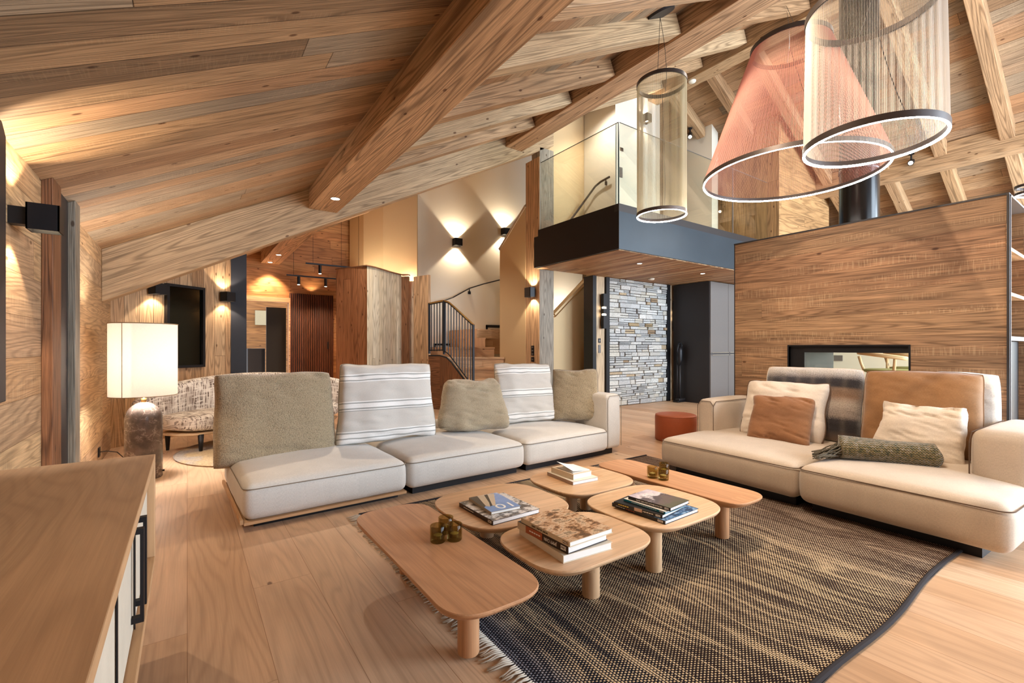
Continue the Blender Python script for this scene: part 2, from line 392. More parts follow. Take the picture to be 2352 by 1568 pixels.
# wall on the far side of the stair well, beyond the balcony
mb = MB(); wy(mb, 7.25, XMAX, 0, 8.0); mb.box((7.2, 8.0, 0), (7.3, 8.7, roof(7.25) - .1)); struct('wall_far', mb, wood('far_wall_planks', ['#8a6540', '#9c7750', '#7a5a3a'], .17, 2.6, 22.0, ring=.3, knots=.4))
# lower beige stair wall under balcony, dark trims, stone wall etc.
YT = 5.66
xa, xb = at(1272, 700, Y=6.15).x, at(1362, 700, Y=6.15).x
mb = MB(); pts = [(4.54, 6.15, 0), (xb + .3, 6.15, 0), (xb + .3, 6.15, 2.27), at(1364, 632, Y=6.15), at(1276, 728, Y=6.15), (4.54, 6.15, 1.45)]
mb.prism(pts, (0, .08, 0), (0, 0, 1)); struct('wall_stair_lower', mb, M['plaster'])
mb = MB(); p = at(1364, 629, Y=6.13); q = at(1276, 724, Y=6.13); dd = (p - q).normalized(); nn = Vector((-dd.z, 0, dd.x)) * .035
mb.prism([q, p, p + nn, q + nn], (0, .12, 0), dd); struct('trim_1', mb, M['plaster'])
mb = MB(); wallseg(mb, (5.35, 7.2), (6.9, 7.2), 0, 2.7, 2.7); struct('wall_stair_inner', mb, M['white'])
xs = lambda px: at(px, 700, Y=YT).x
def blk(name, px0, px1, mat, y0, y1, z1=2.27, kind=True, cat=None, label=None, bev=0):
    mb = MB(); mb.off = (px0 * .013, 0); mb.box((xs(px0), y0, 0), (xs(px1), y1, z1), (0, 0, 1)); o = mb.build(name, mat, bevel=bev)
    if kind: o['kind'] = 'structure'
    else: tag(o, label, cat)
    return o
blk('trim_2', 1359, 1367, M['black'], 5.63, 5.85)
blk('wooden_post', 1367.5, 1388.5, M['palepost'], 5.66, 5.85, kind=False, cat='post', label='pale wooden post with switches between beige stair wall and stone wall')
blk('trim_3', 1389, 1396.5, M['black'], 5.62, 5.85)
blk('trim_4', 1529, 1536, M['black'], 5.62, 5.85)
blk('wooden_post', 1536.5, 1549, M['palepost'], 5.66, 5.85, kind=False, cat='post', label='narrow wooden post between stone wall and black cabinet')
# upper floor walls
UF = 2.75
mb = MB(); wy(mb, 4.83, 5.86, UF - .1, 6.05, (0, 0, 1), .1); struct('wall_upper_beige', mb, M['plaster'])
mb = MB(); wy(mb, 5.83, 7.0, UF - .1, 5.3, (0, 0, 1), .12); mb.box((5.83, 5.42, UF - .1), (5.93, 6.04, roof(5.83) - .05))
struct('wall_upper_white', mb, M['white'])
mb = MB(); mb.box((7.9, 4.84, UF - .1), (8.1, 5.9, 5.0)); mb.prism([(7.9, 4.84, 5.0), (8.1, 4.84, 5.0), (8.1, 4.84, roof(8.1)), (7.9, 4.84, roof(7.9))], (0, 1.06, 0)); struct('wall_upper_end', mb, M['white'])
mb = MB(); pts = [(8.2, 3.8, UF), (10.2, 3.8, UF), (10.2, 3.8, roof(10.2)), (8.2, 3.8, roof(8.2))]
mb.prism(pts, (0, 1.1, 0), (1, 0, 0)); struct('wall_upper_wood', mb, wood('upper_wood_wall', ['#b58d5f', '#c29a6b', '#a98256'], .19, 3.0, 23.0, ring=.35, knots=.3))
# right end and wall behind the camera, with tall windows
mb = MB(); mb.box((XMAX, YMIN, 0), (XMAX + .1, YMAX, roof(XMAX)), (0, 1, 0)); struct('wall_right', mb, M['white'])
mb = MB(); op = [(2.6, 4.6, .25, 3.15), (5.0, 7.2, .25, 3.95), (7.5, 9.7, .25, 3.7), (10.1, 11.9, .25, 2.85)]
x = -.8
for (a, b, z0, z1) in op:
    wy(mb, x, a, 0, YMIN - .15, (0, 0, 1), .15); mb.box((a, YMIN - .15, 0), (b, YMIN, z0))
    xsx = [a] + ([XR] if a < XR < b else []) + [b]
    mb.prism([(a, YMIN - .15, z1), (b, YMIN - .15, z1)] + [(q, YMIN - .15, roof(q)) for q in xsx[::-1]], (0, .15, 0)); x = b
wy(mb, x, XMAX, 0, YMIN - .15, (0, 0, 1), .15); struct('wall_window_side', mb, M['wallv'])
for i, (a, b, z0, z1) in enumerate(op):
    mb = MB()
    for (p, q) in (((a, z0), (a + .06, z1)), ((b - .06, z0), (b, z1)), ((a, z0), (b, z0 + .06)), ((a, z1 - .06), (b, z1)), (((a + b) / 2 - .03, z0), ((a + b) / 2 + .03, z1))):
        mb.box((p[0], YMIN - .1, p[1]), (q[0], YMIN - .04, q[1]))
    struct('window_%d' % (i + 1), mb, M['black'])

# ---------------------------------------------------------------- roof timbers (purlins and rafters)
def timber(name, a, b, wdt, hgt, mat, label, cat='beam', group=None, off=0, side=(0, 0, 1), dz=0.0):
    """box beam: a,b = centre of underside end points; wdt across, hgt up"""
    a = Vector(a); b = Vector(b); d = (b - a); L = d.length; d.normalize()
    hz = Vector((-d.y, d.x, 0)).normalized(); up = d.cross(hz); up = up if up.z > 0 else -up
    R = Matrix((d, hz, up)).transposed().to_4x4(); R.translation = a
    m = MB(); m.off = (off * 1.37, off * .61); m.box((0, -wdt / 2, 0), (L, wdt / 2, hgt), (1, 0, 0))
    o = m.build(name, mat, bevel=.006); o.matrix_world = R
    return tag(o, label, cat, group)
timber('ceiling_beam', (1.30, -2.9, 2.643), (1.30, YB, 2.643), .316, .34, M['beamr'], 'thick reddish purlin beam with inset spotlights crossing the left ceiling', off=1)
timber('ceiling_beam', (1.30, YB + .2, 2.643), (1.30, YK, 2.643), .316, .34, M['beamr'], 'orange-lit beam with three small spots in the back room ceiling', off=2)
timber('ceiling_beam', (4.035, -2.9, 4.035), (4.035, YB, 4.035), .30, .36, M['beamr'], 'orange-brown purlin beam between the rafters running above the balcony edge', off=3)
timber('ceiling_beam', (XR, -2.9, 5.40), (XR, 7.9, 5.40), .26, .38, M['beam'], 'ridge beam at the top of the roof behind the tube pendant', off=4)
timber('ceiling_beam', (9.75, -2.9, 3.86), (9.75, 3.8, 3.86), .28, .36, M['beam'], 'long beam under the right roof slope above the fireplace block', off=5)
# big sloping front beam
mb = MB(); mb.off = (3.3, .4)
mb.prism([(XW, YB, 1.474), (4.822, YB, 4.283), (4.822, YB, roof(4.822)), (XW, YB, roof(XW))], (0, .2, 0), (1, 0, SL))
tag(mb.build('ceiling_beam', M['beamp'], bevel=.006), 'big sloping pale beam rising from the left wall to the wooden column', 'beam')
mb = MB(); mb.box((4.535, YB, 0), (4.822, 5.90, 4.20), (0, 0, 1)); col = mb.build('wooden_column', M['grey'], bevel=.006)
tag(col, 'tall square timber column with grey front face beside the balcony', 'column')
mb = MB(); mb.box((4.528, YB + .004, 0), (4.5355, 6.05, 4.05), (0, 0, 1)); mb.box((4.5355, 5.9, 0), (4.78, 6.05, 4.05), (0, 0, 1)); tag(mb.build('side_board', M['beamr'], col), 'orange-brown side board')
YR = [-2.3, -1.55, -.83, -.1, .61, 1.33, 2.05, 2.77, 3.607, 4.309, 5.047]
names = {2.05: 'third from the camera', }
rl = {-2.3: '', -1.55: '', -.83: '', -.1: '', .61: 'rafter above the tables just beyond the top picture edge', 1.33: 'uppermost long rafter at the top edge between the two left purlins',
      2.05: 'long rafter with its end just above the round black pendant plate', 2.77: 'long rafter directly below the round black pendant plate',
      3.607: 'knotty rafter, second below the black pendant plate', 4.309: 'third rafter below the black pendant plate', 5.047: 'lowest rafter just above the sloping beam'}
for i, y in enumerate(YR):
    hh = .2 * cos(math.atan(SL))
    if y > .5:
        timber('rafter', (1.457, y, roof(1.457) - .205), (3.886, y, roof(3.886) - .205), .15, .2, M['beamp'] if i % 2 else M['beam'], rl[y], 'rafter', 'rafters between the two left purlins', off=10 + i)
    if y > .5:
        timber('rafter', (4.185, y, roof(4.185) - .205), (XR - .13, y, roof(XR - .13) - .205), .15, .2, M['beamp'] if i % 2 == 0 else M['beam'],
               'rafter between the orange purlin and the ridge beam, %s' % {.61: 'nearest the camera', 1.33: 'second nearest the camera', 2.05: 'third nearest the camera', 2.77: 'fourth nearest the camera', 3.607: 'fourth from the white upper wall', 4.309: 'second from the white upper wall', 5.047: 'closest to the white upper wall'}[y], 'rafter', 'rafters up to the ridge', off=30 + i)
    if y > -1.6:
        pos = {-1.55: 'eighth', -.83: 'seventh', -.1: 'sixth', .61: 'fifth', 1.33: 'at the right picture edge', 2.05: 'crossing behind the big white pendant', 2.77: 'seen through the pink shade', 3.607: 'left of the pink shade near its top', 4.309: 'between tube pendant and pink shade', 5.047: 'just right of the tube pendant'}[y]
        y1 = 9.61
        if y > 3.7: y1 = 8.18 if y < 4.84 else 7.88
        timber('rafter', (XR + .13, y, roof(XR + .13) - .205), (y1, y, roof(y1) - .205), .15, .2, M['beam'], 'rafter on the right roof slope, ' + pos, 'rafter', 'rafters on the right roof slope', off=50 + i)
        if y < 3.7 and y > -1:
            timber('rafter', (9.9, y, roof(9.9) - .205), (12.55, y, roof(12.55) - .205), .15, .2, M['beam'], 'short lower rafter below the long right beam, ' + pos, 'rafter', 'lower rafters on the right slope', off=70 + i)
for k, y in enumerate((6.5, 7.25, 8.0)):
    x1 = 3.0 if y < 7.9 else 2.6
    timber('rafter', (1.457, y, roof(1.457) - .205), (x1, y, roof(x1) - .205), .15, .2, M['beamr'],
           'rafter in the back room beyond the sloping beam, %s' % ('nearest', 'middle', 'farthest')[k], 'rafter', 'rafters over the back room', off=90 + k)

# ---------------------------------------------------------------- posts on the left wall
def pilaster(px0, px1, mat, wd, label, off):
    a = at(px0, 600, X=XW); b = at(px1, 600, Y=a.y)
    m = MB(); m.off = (off, off * .7); m.prism([(XW, a.y, 0), (b.x, a.y, 0), (b.x, a.y, roof(b.x)), (XW, a.y, roof(XW))], (0, wd, 0), (0, 0, 1))
    tag(m.build('wall_post', mat, bevel=.004), label, 'post'); return a.y, b.x
ya, xa = pilaster(94, 122, M['brown'], .2, 'brown wooden post on the left wall just behind the near wall light', 3.1)
mb = MB(); mb.box((XW, ya + .2, 0), (XW + .03, 4.02, 2.0), (0, 0, 1)); struct('trim_5', mb, M['darkcab'])
pilaster(142, 173, M['grey'], .16, 'grey weathered post on the left wall behind the brown post', 5.3)

# ---------------------------------------------------------------- balcony (mezzanine edge)
BX, BY, BX1, BY1 = 4.407, 3.946, 12.5, 5.63
bal = empty('balcony', (BX, BY, 2.275), label='dark steel edged balcony with plank underside and glass railing', cat='balcony')
def lp(m): return m
mb = MB(); mb.box((0, 0, .004), (BX1 - BX, 1.68, .475)); mb.build('fascia', M['steel'], bal)
mb = MB(); mb.box((-.004, -.001, .004), (0.0, 1.722, .475)); mb.box((0, 1.68, .004), (.13, 1.722, .475)); mb.build('fascia', M['black'], bal)['label'] = 'near-black left fascia'
mb = MB(); mb.box((.02, .101, .475), (.10, 1.65, .58)); mb.build('rim', M['black'], bal)['label'] = 'black left rim'
mb = MB(); mb.box((.02, .02, .475), (BX1 - BX, .10, .58)); mb.build('rim', M['darkcab'], bal)
mb = MB(); mb.box((.03, .03, -.004), (BX1 - BX, 1.72, .004), (0, 1, 0)); mb.build('soffit', M['soffit'], bal)
gz0, gz1 = .5, 1.615
def pane(a, b, name='glass_pane'):
    m = MB(); m.box(a, b, (0, 0, 1)); o = m.build(name, M['glass'], bal); return o
pane((.045, .06, gz0), (.057, 1.62, gz1))
px1 = at(1683, 600, Y=BY + .05).x - BX; px2 = at(1778, 600, Y=BY + .05).x - BX
for a, b in ((.06, px1 - .006), (px1 + .006, px2 - .006), (px2 + .006, 7.9)): pane((a, .045, gz0), (b, .057, gz1))
M['gedge'] = plain('green_glass_edge', '#3d4f4c', .2)
mb = MB()
mb.box((.043, .0445, gz0), (.0435 + .012, .0575, gz1)); mb.box((.040, .085, gz0), (.046, .093, gz1)); mb.build('glass_edge', M['gedge'], bal)
mb = MB(); mb.box((.045, .06, gz1), (.057, 1.62, gz1 + .004)); mb.box((.06, .045, gz1), (7.9, .057, gz1 + .004))
for q in (px1, px2): mb.box((q - .004, .045, gz0), (q + .004, .057, gz1))
mb.build('glass_edge', M['greycab'], bal)

def downlight(loc, nrm, label, r=.035, power=25, color=WARM, angle=95, spot=True, group='recessed spotlights', blend=.6, soft=.03):
    n = Vector(nrm).normalized(); q = n.to_track_quat('Z', 'Y'); e = empty('recessed_spotlight', loc, label=label, cat='spotlight', group=group)
    e.rotation_mode = 'QUATERNION'; e.rotation_quaternion = q
    m = MB(); m.lathe([(r, .0), (r + .006, .0), (r + .006, .004), (r, .004)], seg=24, cap=False); m.build('trim_ring', M['greycab'], e)
    m = MB(); m.lathe([(r, -.001), (r, .0025)], seg=24); m.build('lens', M['lens'], e)
    if spot: lamp('spot_light', 'SPOT', Vector(loc) + n * .03, power, color, n, soft, angle, blend)
    return e
downlight((2.2, 6.5, roof(2.2) - .206), (SL * .5, .2, -1), 'added fill spot in a back room rafter above the wood partition', r=.04, power=90, angle=120, group='added back room fill spots', color=NEUT)  # added fill hidden by the sloping beam, brightens the pale partition
downlight((5.2, 5.2, roof(5.2) - .002), (SL, 0, -1), 'added fill spot in the roof planks above the upper stair', r=.04, power=70, angle=150, group='added upper stair fill spots', color=NEUT)  # added fill behind the purlin, lifts the dark beige upper wall
for px, py, lb in ((1469, 605, 'recessed spot in the balcony underside near its front corner'), (1614, 628, 'recessed spot in the balcony underside near the fireplace block')):
    p = at(px, py, Z=2.27); downlight((p.x, p.y, 2.271), (0, 0, -1), lb, power=30)
p = at(770, 456, Z=2.643); downlight((1.30, p.y, 2.643), (0, 0, -1), 'round spotlight in the lower end of the reddish purlin beam', r=.045, power=110, angle=120)
for x_, y_ in ((1.9, 1.33), (2.6, 1.33)): downlight((x_, y_, roof(x_) - .206), (SL, 0, -1), 'recessed spot in a rafter above the coffee tables', r=.04, power=130, angle=95, soft=.02, group='rafter spots above the tables')
for y_ in (1.2, 2.05): downlight((XR, y_, 5.40), (0, 0, -1), 'added fill spot in the ridge beam over the balcony', r=.05, power=110, angle=150, group='added ridge fill spots over the balcony', color=NEUT)  # unseen spots added above the frame to brighten the upper floor
for (px, py, k) in ((640, 585, 'upper right'), (609, 614, 'middle'), (589, 634, 'lower left')):
    p = at(px, py, Z=2.643); downlight((p.x, min(p.y, 9.7), 2.643), (0, 0, -1), 'small spot in the back room beam, %s of the three' % k, power=75, color=WARM2, r=.04)
sd = at(1496, 641, Z=2.26)
mb = MB(); mb.lathe([(.0, -.03), (.045, -.026), (.055, -.01), (.055, 0.0)], (0, 0, 0)); tag(mb.build('smoke_detector', M['white'], loc=(sd.x, sd.y, 2.272), smooth=True), 'white smoke detector under the balcony planks', 'smoke detector')
sd = at(1594, 202, X=6.6)
mb = MB(); mb.lathe([(.0, -.03), (.05, -.026), (.06, -.01), (.06, 0.0)]); tag(mb.build('smoke_detector', M['white'], loc=(XR - .05, sd.y * XR / 6.6, 5.40), smooth=True), 'white smoke detector on the ridge beam above the tube pendant', 'smoke detector')

# ---------------------------------------------------------------- stone wall, black and grey cabinets
random.seed(5)
x0, x1 = xs(1396.5), xs(1529)
mb = MB(); mb.box((x0, 5.68, 0), (x1, 5.8, 2.27), col=(.02, .02, .02, 1)); z = .005
while z < 2.262:
    h = random.choice([.045, .055, .065, .08, .09]); h = min(h, 2.268 - z); x = x0
    while x < x1 - .004:
        wd = random.uniform(.09, .27) * (1.25 if h > .05 else 1); wd = min(wd, x1 - x)
        if x1 - x - wd < .04: wd = x1 - x
        c = random.choice([(.52, .52, .49), (.46, .46, .45), (.57, .55, .50), (.41, .41, .40), (.59, .58, .55), (.49, .50, .49), (.54, .51, .44)])
        if random.random() < .055: c = random.choice([(.42, .31, .18), (.46, .36, .24), (.34, .24, .15)])
        k = random.uniform(.85, 1.15); dp = random.uniform(.0, .034); split = random.random() < .42 and h > .05
        for (a, b) in (((0, .5), (.5, 1)) if split else ((0, 1),)):
            j = lambda q: random.uniform(-q, q)
            zz0, zz1 = z + h * a + .003, z + h * b - .003; xx0, xx1 = x + .003, x + wd - .003; yy = 5.652 - dp
            v = [(xx0, 5.7, zz0), (xx1, 5.7, zz0), (xx1, 5.7, zz1), (xx0, 5.7, zz1),
                 (xx0 + abs(j(.006)), yy + j(.004), zz0 + abs(j(.004))), (xx1 - abs(j(.006)), yy + j(.004), zz0 + abs(j(.004))), (xx1 - abs(j(.006)), yy + j(.004), zz1 - abs(j(.004))), (xx0 + abs(j(.006)), yy + j(.004), zz1 - abs(j(.004)))]
            kk = k * random.uniform(.92, 1.08)
            mb.add(v, [(4, 5, 6, 7), (0, 1, 5, 4), (1, 2, 6, 5), (2, 3, 7, 6), (3, 0, 4, 7)], col=(c[0] * kk, c[1] * kk, c[2] * kk, 1))
        x += wd
    z += h
t = NT('ledge_stone'); at_ = t.n('VertexColor', layer_name='tint'); tc = t.n('TexCoord').outputs['Object']
nz = t.noise(tc, 45, 5, .65); c = t.mix(1.0, at_.outputs[0], t.grey(t.maprange(nz, .25, .75, .65, 1.25, False)), 'MULTIPLY')
t.bsdf(c, .9, nz, .8, .01, 0, .2); M['stone'] = t.m
struct('wall_stone', mb, M['stone'])
cx = at(1632, 644, Z=2.27)
mb = MB(); mb.box((cx.x, cx.y, 0), (cx.x + .004, 5.62, 2.255)); mb.box((cx.x - .012, cx.y + .004, 0), (cx.x + .6, 5.62, 2.255))
cab = empty('tall_cabinet', (cx.x, cx.y, 0), label='tall cupboard with matt black side and grey doors under the balcony', cat='cabinet')
mb = MB(); mb.box((-.012, .02, 0), (2.4, .78, 2.262)); mb.build('body', M['darkcab'], cab)
xg = [0, at(1673, 700, Y=cx.y).x - cx.x, 1.05, 1.6, 2.4]
zc = at(1660, 812, Y=cx.y).z
for i in range(4):
    for j, (za, zb) in enumerate(((.06, zc - .006), (zc + .006, 2.255))):
        m = MB(); m.box((xg[i] + .004, 0, za), (xg[i + 1] - .004, .02, zb)); d = m.build('door', M['greycab'], cab)
        m = MB(); zh = zc - .028 if j == 0 else zc + .02; m.box((xg[i] + .03, -.02, zh), (xg[i + 1] - .01, -.008, zh + .01)); m.box((xg[i] + .05, -.01, zh + .002), (xg[i] + .06, .001, zh + .008)); m.box((xg[i + 1] - .04, -.01, zh + .002), (xg[i + 1] - .03, .001, zh + .008)); m.build('handle', M['chrome'], d)

def sconce(loc, rz, label, w_=.10, hh=.12, dep=.10, power=8, color=WARM, plate=True, angle=97, standoff=.03):
    """cube up/down wall lamp; local -Y points out of the wall"""
    e = empty('wall_light', loc, rz, label, 'wall light', 'cube wall lights')
    m = MB(); m.box((-w_ * .3, -standoff, -hh * .33), (w_ * .3, 0, hh * .33)); m.build('wall_plate', M['black'], e)
    m = MB(); a, b = w_ / 2, dep; t_ = .006
    for (p, q) in (((-a, -standoff - b, -hh / 2), (-a + t_, -standoff, hh / 2)), ((a - t_, -standoff - b, -hh / 2), (a, -standoff, hh / 2)), ((-a, -standoff - b, -hh / 2), (a, -standoff - b + t_, hh / 2)), ((-a, -standoff - t_, -hh / 2), (a, -standoff, hh / 2)), ((-a + t_, -standoff - b + t_, -.02), (a - t_, -standoff - t_, .02))): m.box(p, q)
    m.build('housing', M['black'], e)
    m = MB(); m.box((-a + t_, -standoff - b + t_, .021), (a - t_, -standoff - t_, .024)); m.box((-a + t_, -standoff - b + t_, -.024), (a - t_, -standoff - t_, -.021)); m.build('diffuser', M['glow'], e)
    y = -standoff - b * .5
    for s in (1, -1): lamp('sconce_beam', 'SPOT', (0, y, s * .035), power, color, (0, 0, s), .012, angle, .25, e)
    return e
a = at(22, 500, X=XW)
sconce((XW, 2.98, 1.64), pi / 2, 'large black cube wall light at the left picture edge', .10, .118, .11, 24, standoff=.06)
def on_w0(px, py):
    r = ray(px, py); n = Vector((-DW.y, DW.x)); tt = PA.dot(n) / (r.x * n.x + r.y * n.y); return Vector((r.x * tt, r.y * tt, CH + r.z * tt))
ang0 = math.atan2(DW.y, DW.x)
for px, py, lb in ((350, 664, 'cube wall light just under the sloping beam left of the dark mirror'), (512, 682, 'cube wall light right of the dark mirror')):
    p = on_w0(px, py); sconce(p, ang0, lb, .13, .12, .11, 14)
for px, py, lb in ((1046, 558, 'left cube wall light on the white stair wall'), (1156, 534, 'right cube wall light on the white stair wall')):
    p = at(px, py, Y=YS); sconce((p.x, YS, p.z), 0, lb, .17, .15, .13, 60)
p = at(1226, 672, X=4.528); sconce((4.528, p.y, p.z), -pi / 2, 'cube wall light on the orange side of the timber column', .15, .15, .1, 18)
p = at(1476, 277, Y=5.3); sconce((p.x, 5.3, p.z), 0, 'cube wall light on the white wall above the balcony', .12, .14, .12, 14)
def tube_sconce(px, z0, z1, label):
    x = xs(px); e = empty('wall_light', (x, 5.655, 0), 0, label, 'wall light', 'long black wall lights')
    zs = [z0, (z0 * .57 + z1 * .43), (z0 * .43 + z1 * .57), z1]; m = MB()
    for a_, b_ in ((zs[0], zs[1] - .035), (zs[1], zs[2]), (zs[2] + .035, zs[3])): m.box((-.04, -.09, a_), (.04, -.03, b_))
    m.box((-.015, -.03, z0 + .04), (.015, 0, z1 - .04)); m.build('housing', M['black'], e)
    m = MB(); m.box((-.032, -.082, zs[1] - .03), (.032, -.04, zs[1] - .004)); m.box((-.032, -.082, zs[2] + .004), (.032, -.04, zs[2] + .03)); m.build('diffuser', M['glow'], e)
    return e
z0, z1 = at(1380, 754, Y=5.6).z, at(1380, 674, Y=5.6).z
tube_sconce(1381, z0, z1, 'long black wall light on the post left of the stone wall'); tube_sconce(1545, z0, z1, 'long black wall light on the post beside the black cabinet')

def plate(px, py, Y, w_, h_, mat, label, name='switch_plate', cat='switch', n=0, xx=None, ribs=3):
    p = at(px, py, Y=Y); e = empty(name, p, 0, label, cat)
    m = MB(); m.box((-w_ / 2, -.008, -h_ / 2), (w_ / 2, 0, h_ / 2)); m.build('plate', mat, e)
    for i in range(ribs):
        m = MB(); zz = -h_ / 2 + h_ * (i + .5) / ribs; m.box((-w_ * .3, -.011, zz - h_ * .12 / ribs * 2), (w_ * .3, -.008, zz + h_ * .12 / ribs * 2)); m.build('button', M['greycab'], e)
    return e
plate(1376.5, 782, 5.66, .06, .075, M['black'], 'black thermostat on the post beside the stone wall', 'thermostat', 'thermostat', ribs=1)
plate(1376.5, 801, 5.66, .055, .14, M['greycab'], 'tall grey switch plate below the black thermostat')
def plateX(py, h_, label, ribs):
    p = at(1224, py, X=4.527); e = empty('switch_plate', p, 0, label, 'switch'); m = MB(); m.box((-.008, -.035, -h_ / 2), (0, .035, h_ / 2)); m.build('plate', M['black'], e)
    for i in range(ribs):
        m = MB(); zz = -h_ / 2 + h_ * (i + .5) / ribs; m.box((-.011, -.02, zz - .008), (-.008, .02, zz + .008)); m.build('button', M['greycab'], e)
plateX(805, .16, 'tall black switch plate low on the timber column', 3); plateX(825, .075, 'small black switch plate below the tall one on the column', 1)
plate(1429, 350, 5.3, .11, .17, M['white'], 'white thermostat panel on the upper white wall', 'thermostat', 'thermostat', ribs=0)
mb = MB(); p = at(1428, 343, Y=5.288); mb.box((p.x - .04, 5.286, p.z - .03), (p.x + .04, 5.29, p.z + .03)); 
o = mb.build('display', M['black']); pr_ = [q for q in bpy.data.objects if q.name.startswith('thermostat') and 'white' in q.get('label', '')][0]; o.parent = pr_; o.location = -pr_.location
plate(1426, 396, 5.3, .07, .17, M['greycab'], 'grey switch plate under the white thermostat on the upper wall', ribs=4)

# vacuum cleaner on its stand
vx = at(1556, 922, Z=0); e = empty('vacuum_cleaner', (vx.x, 5.40, 0), 0, 'black cordless vacuum cleaner standing on its dock by the black cabinet', 'vacuum cleaner')
m = MB(); m.box((-.14, -.06, 0), (.14, .06, .03)); m.build('dock_base', M['black'], e, bevel=.008)
m = MB(); m.tube([(0, 0, .03), (0, 0, .75)], .018, 10); m.tube([(-.012, .05, .03), (-.012, .05, .95)], .012, 8); m.build('wand', M['darkcab'], e, smooth=True)
m = MB(); m.lathe([(0, .70), (.03, .72), (.055, .80), (.06, .98), (.05, 1.05), (0.0, 1.07)], (-.01, 0, 0), 16); m.tube([(.02, 0, 1.0), (.06, 0, 1.08), (.02, 0, 1.13), (-.05, 0, 1.12), (-.08, 0, 1.0), (-.05, 0, .86)], .014, 8); m.build('motor_body', M['black'], e, smooth=True)
m = MB(); m.box((-.10, -.055, .03), (.10, .03, .07)); m.build('floor_head', M['darkcab'], e, bevel=.01)

# ---------------------------------------------------------------- stairs, railing, knee wall
lamp('stairwell_fill', 'POINT', (6.3, 6.75, 1.7), 30, NEUT, None, .1)  # added fill without a fixture, lights the stair well behind the beige wall
st = empty('staircase', (4.0, 6.4, 0), label='oak staircase rising behind the sofa beside the beige knee wall', cat='staircase')
def loc(v): return (v[0] - 4.0, v[1] - 6.4, v[2])
xr = 4.50
for k in range(1, 9):
    d0 = 7.0 + .25 * (k - 1); y0 = (d0 - .5752 * 4.45) / .818; z1 = .175 * k
    if k < 6: poly = [(xr, y0), (xr, y0 + .62), (3.62, y0 + 1.2), (3.62, y0 + .62)]
    else:
        xl = [3.60, at(1075, 700, Y=8.4).x, at(1122, 700, Y=8.5).x][k - 6]; poly = [(xr, y0), (xr, YS - .02), (xl, YS - .02), (xl, max(y0 + .3, 7.75 if k == 6 else 8.1))]
    m = MB(); m.off = (k * .77, k * .31); b_ = max(0, z1 - .175)
    m.prism([loc((a_, c_, b_)) for a_, c_ in poly], (0, 0, z1 - .03 - b_)); m.prism([loc((a_, c_ - .02, z1 - .03)) for a_, c_ in poly], (0, 0, .03)); m.build('step', M['step'], st)
def back_step(pxa, pxb, py, ztop, k):
    a = at(pxa, py, Y=YS - .05); b = at(pxb, py, Y=YS - .05)
    m = MB(); m.off = (k * 1.1, k * .4); m.box(loc((a.x, YS - .5 + .1 * k, .9)), loc((b.x, YS - .012, a.z - .06)), (1, 0, 0)); m.build('step', M['step'], st)
back_step(998, 1068, 791, 0, 1); back_step(1068, 1118, 770, 0, 2); back_step(1118, 1200, 750, 0, 3)
m = MB(); th = .035
pp = [(989, 817), (998, 817), (998, 791), (1068, 791), (1068, 770), (1118, 770), (1118, 750), (1195, 750)]
P3 = [at(a, b, Y=YS - .012) for a, b in pp]
for a, b in zip(P3, P3[1:]):
    x0_, x1_ = sorted((a.x, b.x)); z0_, z1_ = sorted((a.z, b.z)); m.box(loc((x0_ - th / 2, YS - .03, z0_ - th / 2)), loc((x1_ + th / 2, YS - .001, z1_ + th / 2)))
m.build('skirting', M['black'], st)
# solid side panel under the railing (curved top)
tops = [(984, 818), (1010, 818), (1024, 822), (1036, 833), (1048, 850), (1062, 869), (1078, 889), (1090, 905)]
dps = [7.9, 7.75, 7.6, 7.5, 7.35, 7.2, 7.05, 6.95]
m = MB(); m2 = MB()
for i in range(len(tops) - 1):
    a, b = at(*tops[i], d=dps[i]), at(*tops[i + 1], d=dps[i + 1])
    m.add([loc((a.x, a.y, 0)), loc((b.x, b.y, 0)), loc((b.x, b.y, b.z)), loc((a.x, a.y, a.z)), loc((a.x + .03, a.y + .05, 0)), loc((b.x + .03, b.y + .05, 0)), loc((b.x + .03, b.y + .05, b.z)), loc((a.x + .03, a.y + .05, a.z))],
          [(0, 1, 2, 3), (7, 6, 5, 4), (3, 2, 6, 7)], (1, 0, 0))
    m2.tube([loc(a + Vector((.02, .02, .005))), loc(b + Vector((.02, .02, .005)))], .02, 6)
m.build('side_panel', M['brown'], st); m2.build('side_trim', M['black'], st)
rail = empty('stair_railing', (4.0, 6.4, 0), label='black metal stair railing with thin vertical bars and brass handrail', cat='railing')
top = [(984, 697), (1018, 690), (1030, 693), (1045, 706), (1060, 720), (1075, 734), (1088, 746)]
pdx = [984, 1018, 1030, 1045, 1060, 1075, 1088]; dd_ = [7.9, 7.7, 7.6, 7.45, 7.3, 7.15, 7.0]
bot = [(984, 812), (1018, 812), (1030, 820), (1045, 840), (1060, 860), (1075, 880), (1088, 897)]
def interp(px, arr):
    for i in range(len(pdx) - 1):
        if px <= pdx[i + 1]: t_ = (px - pdx[i]) / (pdx[i + 1] - pdx[i]); return arr[i] * (1 - t_) + arr[i + 1] * t_
    return arr[-1]
ty = [q[1] for q in top]; by_ = [q[1] for q in bot]
hp = [Vector(loc(at(px_, interp(px_, ty), d=interp(px_, dd_)))) for px_ in range(984, 1089, 4)]
lowp = [Vector(loc(at(px_, interp(px_, by_) - 8, d=interp(px_, dd_)))) for px_ in range(984, 1089, 4)]
m = MB(); m.tube(hp, .014, 6); m.build('handrail', M['brass'], rail)['label'] = 'brass handrail'
m = MB(); m.tube([q - Vector((0, 0, .02)) for q in hp], .010, 6); m.tube(lowp, .010, 6); m.build('frame_rail', M['black'], rail)
